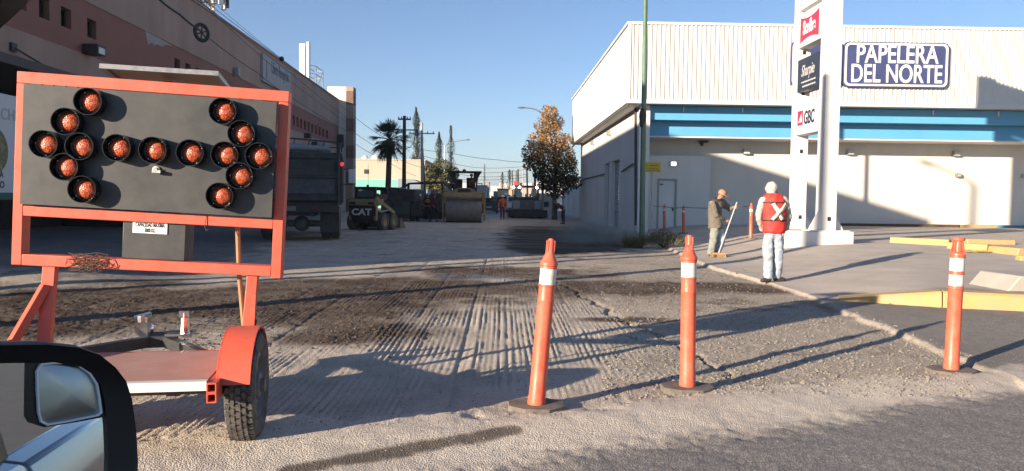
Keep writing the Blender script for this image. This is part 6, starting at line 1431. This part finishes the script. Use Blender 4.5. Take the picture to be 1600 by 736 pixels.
off_pole('utility_pole', 'wooden pole outside the left edge throwing the upper road shadow', -9.0, 9.9, 9.0, .12, 'pole_wood', ((.4, .8),))
# ================================================================== OVERHEAD CABLES
def cable(label, pts_, sag, r=.014, n=14, grp='overhead cables'):
    mb = MB(); Q = []
    for a, b in zip(pts_[:-1], pts_[1:]):
        for k in range(n): t = k/n; Q.append(a.lerp(b, t)-Vector((0, 0, sag*4*t*(1-t))))
    mb.tube(Q+[pts_[-1]], r, 5); o = mb.obj('overhead_cable', 'wire'); tag(o, label, 'cable', grp); return o
def LW(px, py, off): return HIT(px, py, LB0+LBn*off, LBn)
cable('thick dark cable bundle running from the top edge to the cable coil', [LW(215, -40, 4.5), LW(250, 0, 4.5), LW(280, 22, 4.5), LW(310, 46, 4.5)], .02, .035)
cable('single cable running down from the coil past the banner', [LW(322, 56, 4.5), LW(400, 112, 4.5), LW(455, 152, 4.5), LW(548, 208, 4.5)], .05, .014)
cable('upper long cable crossing in front of the terracotta parapet', [LW(255, -40, 3.5), LW(330, 15, 3.5), LW(455, 115, 3.5), LW(549, 190, 3.5)], .04, .013)
cable('lower long cable crossing in front of the terracotta parapet', [LW(285, -30, 3.2), LW(345, 32, 3.2), LW(455, 128, 3.2), LW(549, 196, 3.2)], .04, .011)
cable('cable above the roof line carrying a small dark ball', [LW(318, 0, 3.0), LW(440, 92, 3.0), LW(490, 128, 3.0), LW(549, 178, 3.0)], .02, .012)
cable('thin cable above the roof line, highest on the left', [LW(322, -10, 2.6), LW(352, 20, 2.6), LW(440, 92, 2.6)], .02, .008)
p = LW(440, 92, 3.0); mb = MB(); mb.sphere((0, 0, 0), .13, 10, 8); o = mb.obj('marker_ball', 'wire'); o.location = p; tag(o, 'small dark ball on the cable above the roof', 'cable ball')
p = LW(315, 51, 4.5); co = thing('cable_coil', 'oval coil of spare cable hanging from the bundle, upper left', 'cable coil', p, LBA)
M = Matrix.Rotation(R_(62), 4, 'Z')
for rr, w in ((.30, .035), (.24, .03)): mb = MB(); mb.tube([M @ Vector((rr*math.cos(k*.3142)*.95, .0, rr*math.sin(k*.3142)*.92)) for k in range(21)], w, 6); mb.obj('loop', 'wire', co)
mb = MB()
for a in (.4, 1.45, 2.5): mb.tube([M @ Vector((.27*math.cos(a), 0, .27*math.sin(a))), M @ Vector((-.27*math.cos(a), 0, -.27*math.sin(a)))], .022, 5)
mb.obj('cross_ties', 'wire', co)
Pp = AY(551, 212, 70); sp1 = AY(631, 185, 66)
cable('topmost of the cables from the tower to the dark pole', [AY(551, 180, 72), AY(600, 215, 68), AY(631, 226, 66)], .1, .02)
cable('second of the cables from the tower to the dark pole', [AY(551, 205, 72), AY(610, 242, 68), AY(660, 262, 80)], .1, .02)
cable('lowest of the cables from the tower, passing behind the palm', [AY(551, 222, 72), AY(605, 252, 70), AY(650, 275, 80)], .1, .02)
cable('cable from the dark pole across the sky to the white store', [AY(631, 228, 66), AY(700, 238, 66), AY(780, 250, 62), AY(838, 252, 57)], .1, .018)
for i, (y0, ym, y1) in enumerate(((243, 262, 259), (262, 270, 264), (258, 276, 272), (272, 281, 276))):
    cable(('far cable, topmost over the street', 'far cable, second over the street', 'far cable, third over the street', 'far cable, lowest over the street')[i], [AY(660, y0, 80), AY(745, ym, 95), AY(826, y1, 92)], .15, .022)
# ================================================================== FAR BUILDINGS AND HILLS
def house(name, label, px0, px1, ytop, Y, depth, m, parts=(), zb=-.1):
    a, b = AY(px0, ytop, Y), AY(px1, ytop, Y); t = thing(name, label, 'building', ((a.x+b.x)/2, Y, 0)); hw = (b.x-a.x)/2
    mb = MB(); mb.bb(-hw, hw, 0, depth, zb, a.z); mb.obj('wall', m, t)
    mb = MB(); mb.bb(-hw-.1, hw+.1, -.1, depth+.1, a.z+.001, a.z+.2); mb.obj('coping', m, t)
    return t, hw, a.z
t, hw, zt = house('beige_warehouse', 'long sunlit beige warehouse wall with green lower band beyond the palm', 548, 664, 250, 106, 25, 'far_wall')
a, b = AY(548, 280, 105.9), AY(626, 296, 105.9); mb = MB(); mb.bb(a.x-t.location.x, b.x-t.location.x, -.12, -.002, -.1, a.z); mb.obj('green_band', 'teal_wall', t)
for i, (x0, x1, y) in enumerate(((565, 576, 246), (581, 594, 244), (642, 650, 248))):
    a, b = AY(x0, y, 112), AY(x1, y, 112); c = (a.x+b.x)/2-t.location.x; mb = MB(); mb.lathe([((b.x-a.x)/2, zt+.1), ((b.x-a.x)/2, a.z), ((b.x-a.x)*.25, a.z+.25), (0, a.z+.3)], 14, Matrix.Translation((c, 6, 0))); mb.obj('water_tank', 'white_plain' if i < 2 else 'dark_metal', t)
for px in (572,): p = AY(px, 268, 105.8); mb = MB(); mb.bb(p.x-t.location.x-.3, p.x-t.location.x+.3, -.08, -.003, p.z-.3, p.z+.3); mb.obj('vent', 'dark_metal', t)
t = thing('blue_shed', 'low blue grey metal shed with sloping roof left of the dark canopy', 'shed', AY(641, 318, 96)*1); t.location.z = 0
a, b, c2 = AY(622, 279, 96)-t.location, AY(645, 280, 96)-t.location, AY(668, 291, 96)-t.location
mb = MB(); mb.prism([(a.x, -.1), (a.x, a.z), (b.x, b.z), (c2.x, c2.z), (c2.x, -.1)], 0, 6, 'y'); mb.obj('wall', 'shed_blue', t)
mb = MB()
for k in range(14): x = a.x+(c2.x-a.x)*k/14; mb.bb(x, x+.05, -.03, -.001, -.1, c2.z-.1)
tag(mb.obj('sheet_ribs', 'shed_blue', t), kind='stuff')
def fhouse(label, px0, px1, ytop, Y, m, wins=2, name='far_house'):
    t, hw, zt = house(name, label, px0, px1, ytop, Y, 10, m)
    for k in range(wins):
        x = -hw+2*hw*(k+.5)/wins; w = hw/wins*.45; mb = MB(); mb.bb(x-w, x+w, -.06, -.004, zt*.35, zt*.68); f = mb.obj('window', 'far_grey', t); mb = MB(); mb.bb(x-w*.85, x+w*.85, -.075, -.061, zt*.38, zt*.65); mb.obj('pane', 'dark_glass', f)
fhouse('sunlit cream wall and kiosk between lit paver and tree trunk', 838, 866, 305, 76, 'far_wall', 1)
fhouse('white low house behind the white car', 806, 818, 299, 150, 'far_white', 2)
fhouse('ochre house behind the yellow loader', 786, 806, 296, 170, 'far_ochre', 3)
fhouse('grey block right behind the roller', 745, 760, 291, 125, 'far_grey', 2)
fhouse('tall grey block beside the roller driver', 758, 764, 285, 140, 'far_grey', 1)
fhouse('pale house at the far end of the street', 762, 775, 300, 260, 'far_white', 3)
fhouse('second pale house at the far end of the street', 773, 786, 302, 300, 'far_wall', 3)
fhouse('cream house right of the pale poles', 812, 838, 294, 190, 'far_wall', 4)
fhouse('low brown house at the left kerb behind the paver', 690, 742, 300, 118, 'far_ochre', 3)
fhouse('dark house behind the skid steer', 552, 566, 296, 88, 'far_grey', 1)
a = AY(803, 283, 165); b = AY(809.5, 292, 165); t = thing('red_hoarding', 'small red hoarding above the far houses left of the poles', 'hoarding', ((a.x+b.x)/2, 165, 0)); hw = (b.x-a.x)/2
mb = MB(); mb.bb(-hw, hw, 0, .2, b.z, a.z); mb.obj('panel', 'far_red', t); mb = MB(); mb.bb(-.1, .1, .05, .15, -.1, b.z); mb.obj('post', 'dark_metal', t)
a = AY(811.5, 284, 165); b = AY(818, 296, 165); t = thing('cream_hoarding', 'small cream hoarding right beside the red one', 'hoarding', ((a.x+b.x)/2, 166, 0)); hw = (b.x-a.x)/2
mb = MB(); mb.bb(-hw, hw, 0, .2, b.z, a.z); mb.obj('panel', 'far_wall', t); mb = MB(); mb.bb(-.1, .1, .05, .15, -.1, b.z); mb.obj('post', 'dark_metal', t)
# yard wall continuing past the store
tw = thing('yard_wall', 'white yard wall continuing past the store behind the tree', 'wall', (XW+.5, YB, 0)); mb = MB(); mb.bb(0, .2, .01, 22, -.1, 2.6); mb.obj('wall', 'side_wall', tw)
for k in range(5): mb = MB(); mb.bb(-.06, -.001, k*4.8+.2, k*4.8+.5, -.1, 2.75); mb.obj('pier', 'side_wall', tw)
# hills
def hill(name, y, x0, x1, pk, seed, zc):
    mb = MB(); n = 60; r = random.Random(seed); vs = []
    for i in range(n+1):
        x = x0+(x1-x0)*i/n; h = zc*(.55+.45*noise.noise(Vector((i*.13, seed, 0))))*(.6+.8*math.exp(-((i/n-pk)/.22)**2))
        vs += [(x, y-900, -1), (x, y-300+60*noise.noise(Vector((i*.4, seed, 3))), h*.55), (x, y, h), (x, y+900, -1)]
    mb.add(vs, [(4*i+k, 4*i+4+k, 4*i+5+k, 4*i+1+k) for i in range(n) for k in range(3)]); mb.obj(name, 'hill')['kind'] = 'structure'
hill('hills', 2800, -1600, 1600, .58, 5, 62); hill('far_hills', 4300, -3200, 3200, .42, 9, 70)
# distant low city: many tiny roofs read as one mass
rnd = random.Random(21); mb = MB()
for i in range(420):
    y = rnd.uniform(330, 1500); x = rnd.uniform(-.25, .30)*y; s = rnd.uniform(4, 11); mb.bb(x, x+s, y, y+s, -.2, rnd.uniform(3, 7.5)*(1+y/1500))
tag(mb.obj('distant_city', 'far_white'), 'mass of distant pale roofs at the end of the street', kind='stuff')
# ================================================================== DUST RAISED BESIDE THE DARK ASPHALT
p = G(945, 385, 0); mb = MB(); mb.sphere((0, 0, 0), (1, 1, 1), 20, 14); o = mb.obj('dust_cloud', 'white_plain'); o.location = (3.1, 24.5, .35); o.scale = (1.6, 3.0, .7); o['kind'] = 'stuff'; o['label'] = 'thin dust cloud drifting over the dark asphalt by the green pole'
m = bpy.data.materials.new('dust'); m.use_nodes = True; nt = m.node_tree; nt.nodes.remove(nt.nodes['Principled BSDF']); pvn = nd(nt, 'ShaderNodeVolumePrincipled'); pvn.inputs['Color'].default_value = (.85, .74, .62, 1)
tc = nd(nt, 'ShaderNodeTexCoord'); nn = noise_n(nt, tc.outputs['Object'], 1.6, 4, .6); ln = nd(nt, 'ShaderNodeVectorMath', operation='LENGTH'); nt.links.new(tc.outputs['Object'], ln.inputs[0])
mr = nd(nt, 'ShaderNodeMapRange'); mr.inputs['From Min'].default_value = 1; mr.inputs['From Max'].default_value = .1; nt.links.new(ln.outputs['Value'], mr.inputs['Value'])
r2 = ramp(nt, nn.outputs[0], [(.38, (0, 0, 0)), (.7, (1, 1, 1))]); mu = nd(nt, 'ShaderNodeMath', operation='MULTIPLY'); nt.links.new(mr.outputs[0], mu.inputs[0]); nt.links.new(r2.outputs[0], mu.inputs[1])
m2 = nd(nt, 'ShaderNodeMath', operation='MULTIPLY'); nt.links.new(mu.outputs[0], m2.inputs[0]); m2.inputs[1].default_value = 1.0; nt.links.new(m2.outputs[0], pvn.inputs['Density'])
nt.links.new(pvn.outputs[0], nt.nodes['Material Output'].inputs['Volume']); o.data.materials.clear(); o.data.materials.append(m)
# ================================================================== AIR
mb = MB(); mb.bb(-4200, 4200, -60, 5600, -2.0, 95); hz = mb.obj('haze', 'white_plain', smooth=0); hz['kind'] = 'stuff'
m = bpy.data.materials.new('air'); m.use_nodes = True; nt = m.node_tree; nt.nodes.remove(nt.nodes['Principled BSDF']); pvn = nd(nt, 'ShaderNodeVolumePrincipled')
pvn.inputs['Color'].default_value = (.86, .92, 1, 1); pvn.inputs['Density'].default_value = .00035; pvn.inputs['Anisotropy'].default_value = .2
nt.links.new(pvn.outputs[0], nt.nodes['Material Output'].inputs['Volume']); hz.data.materials.clear(); hz.data.materials.append(m)
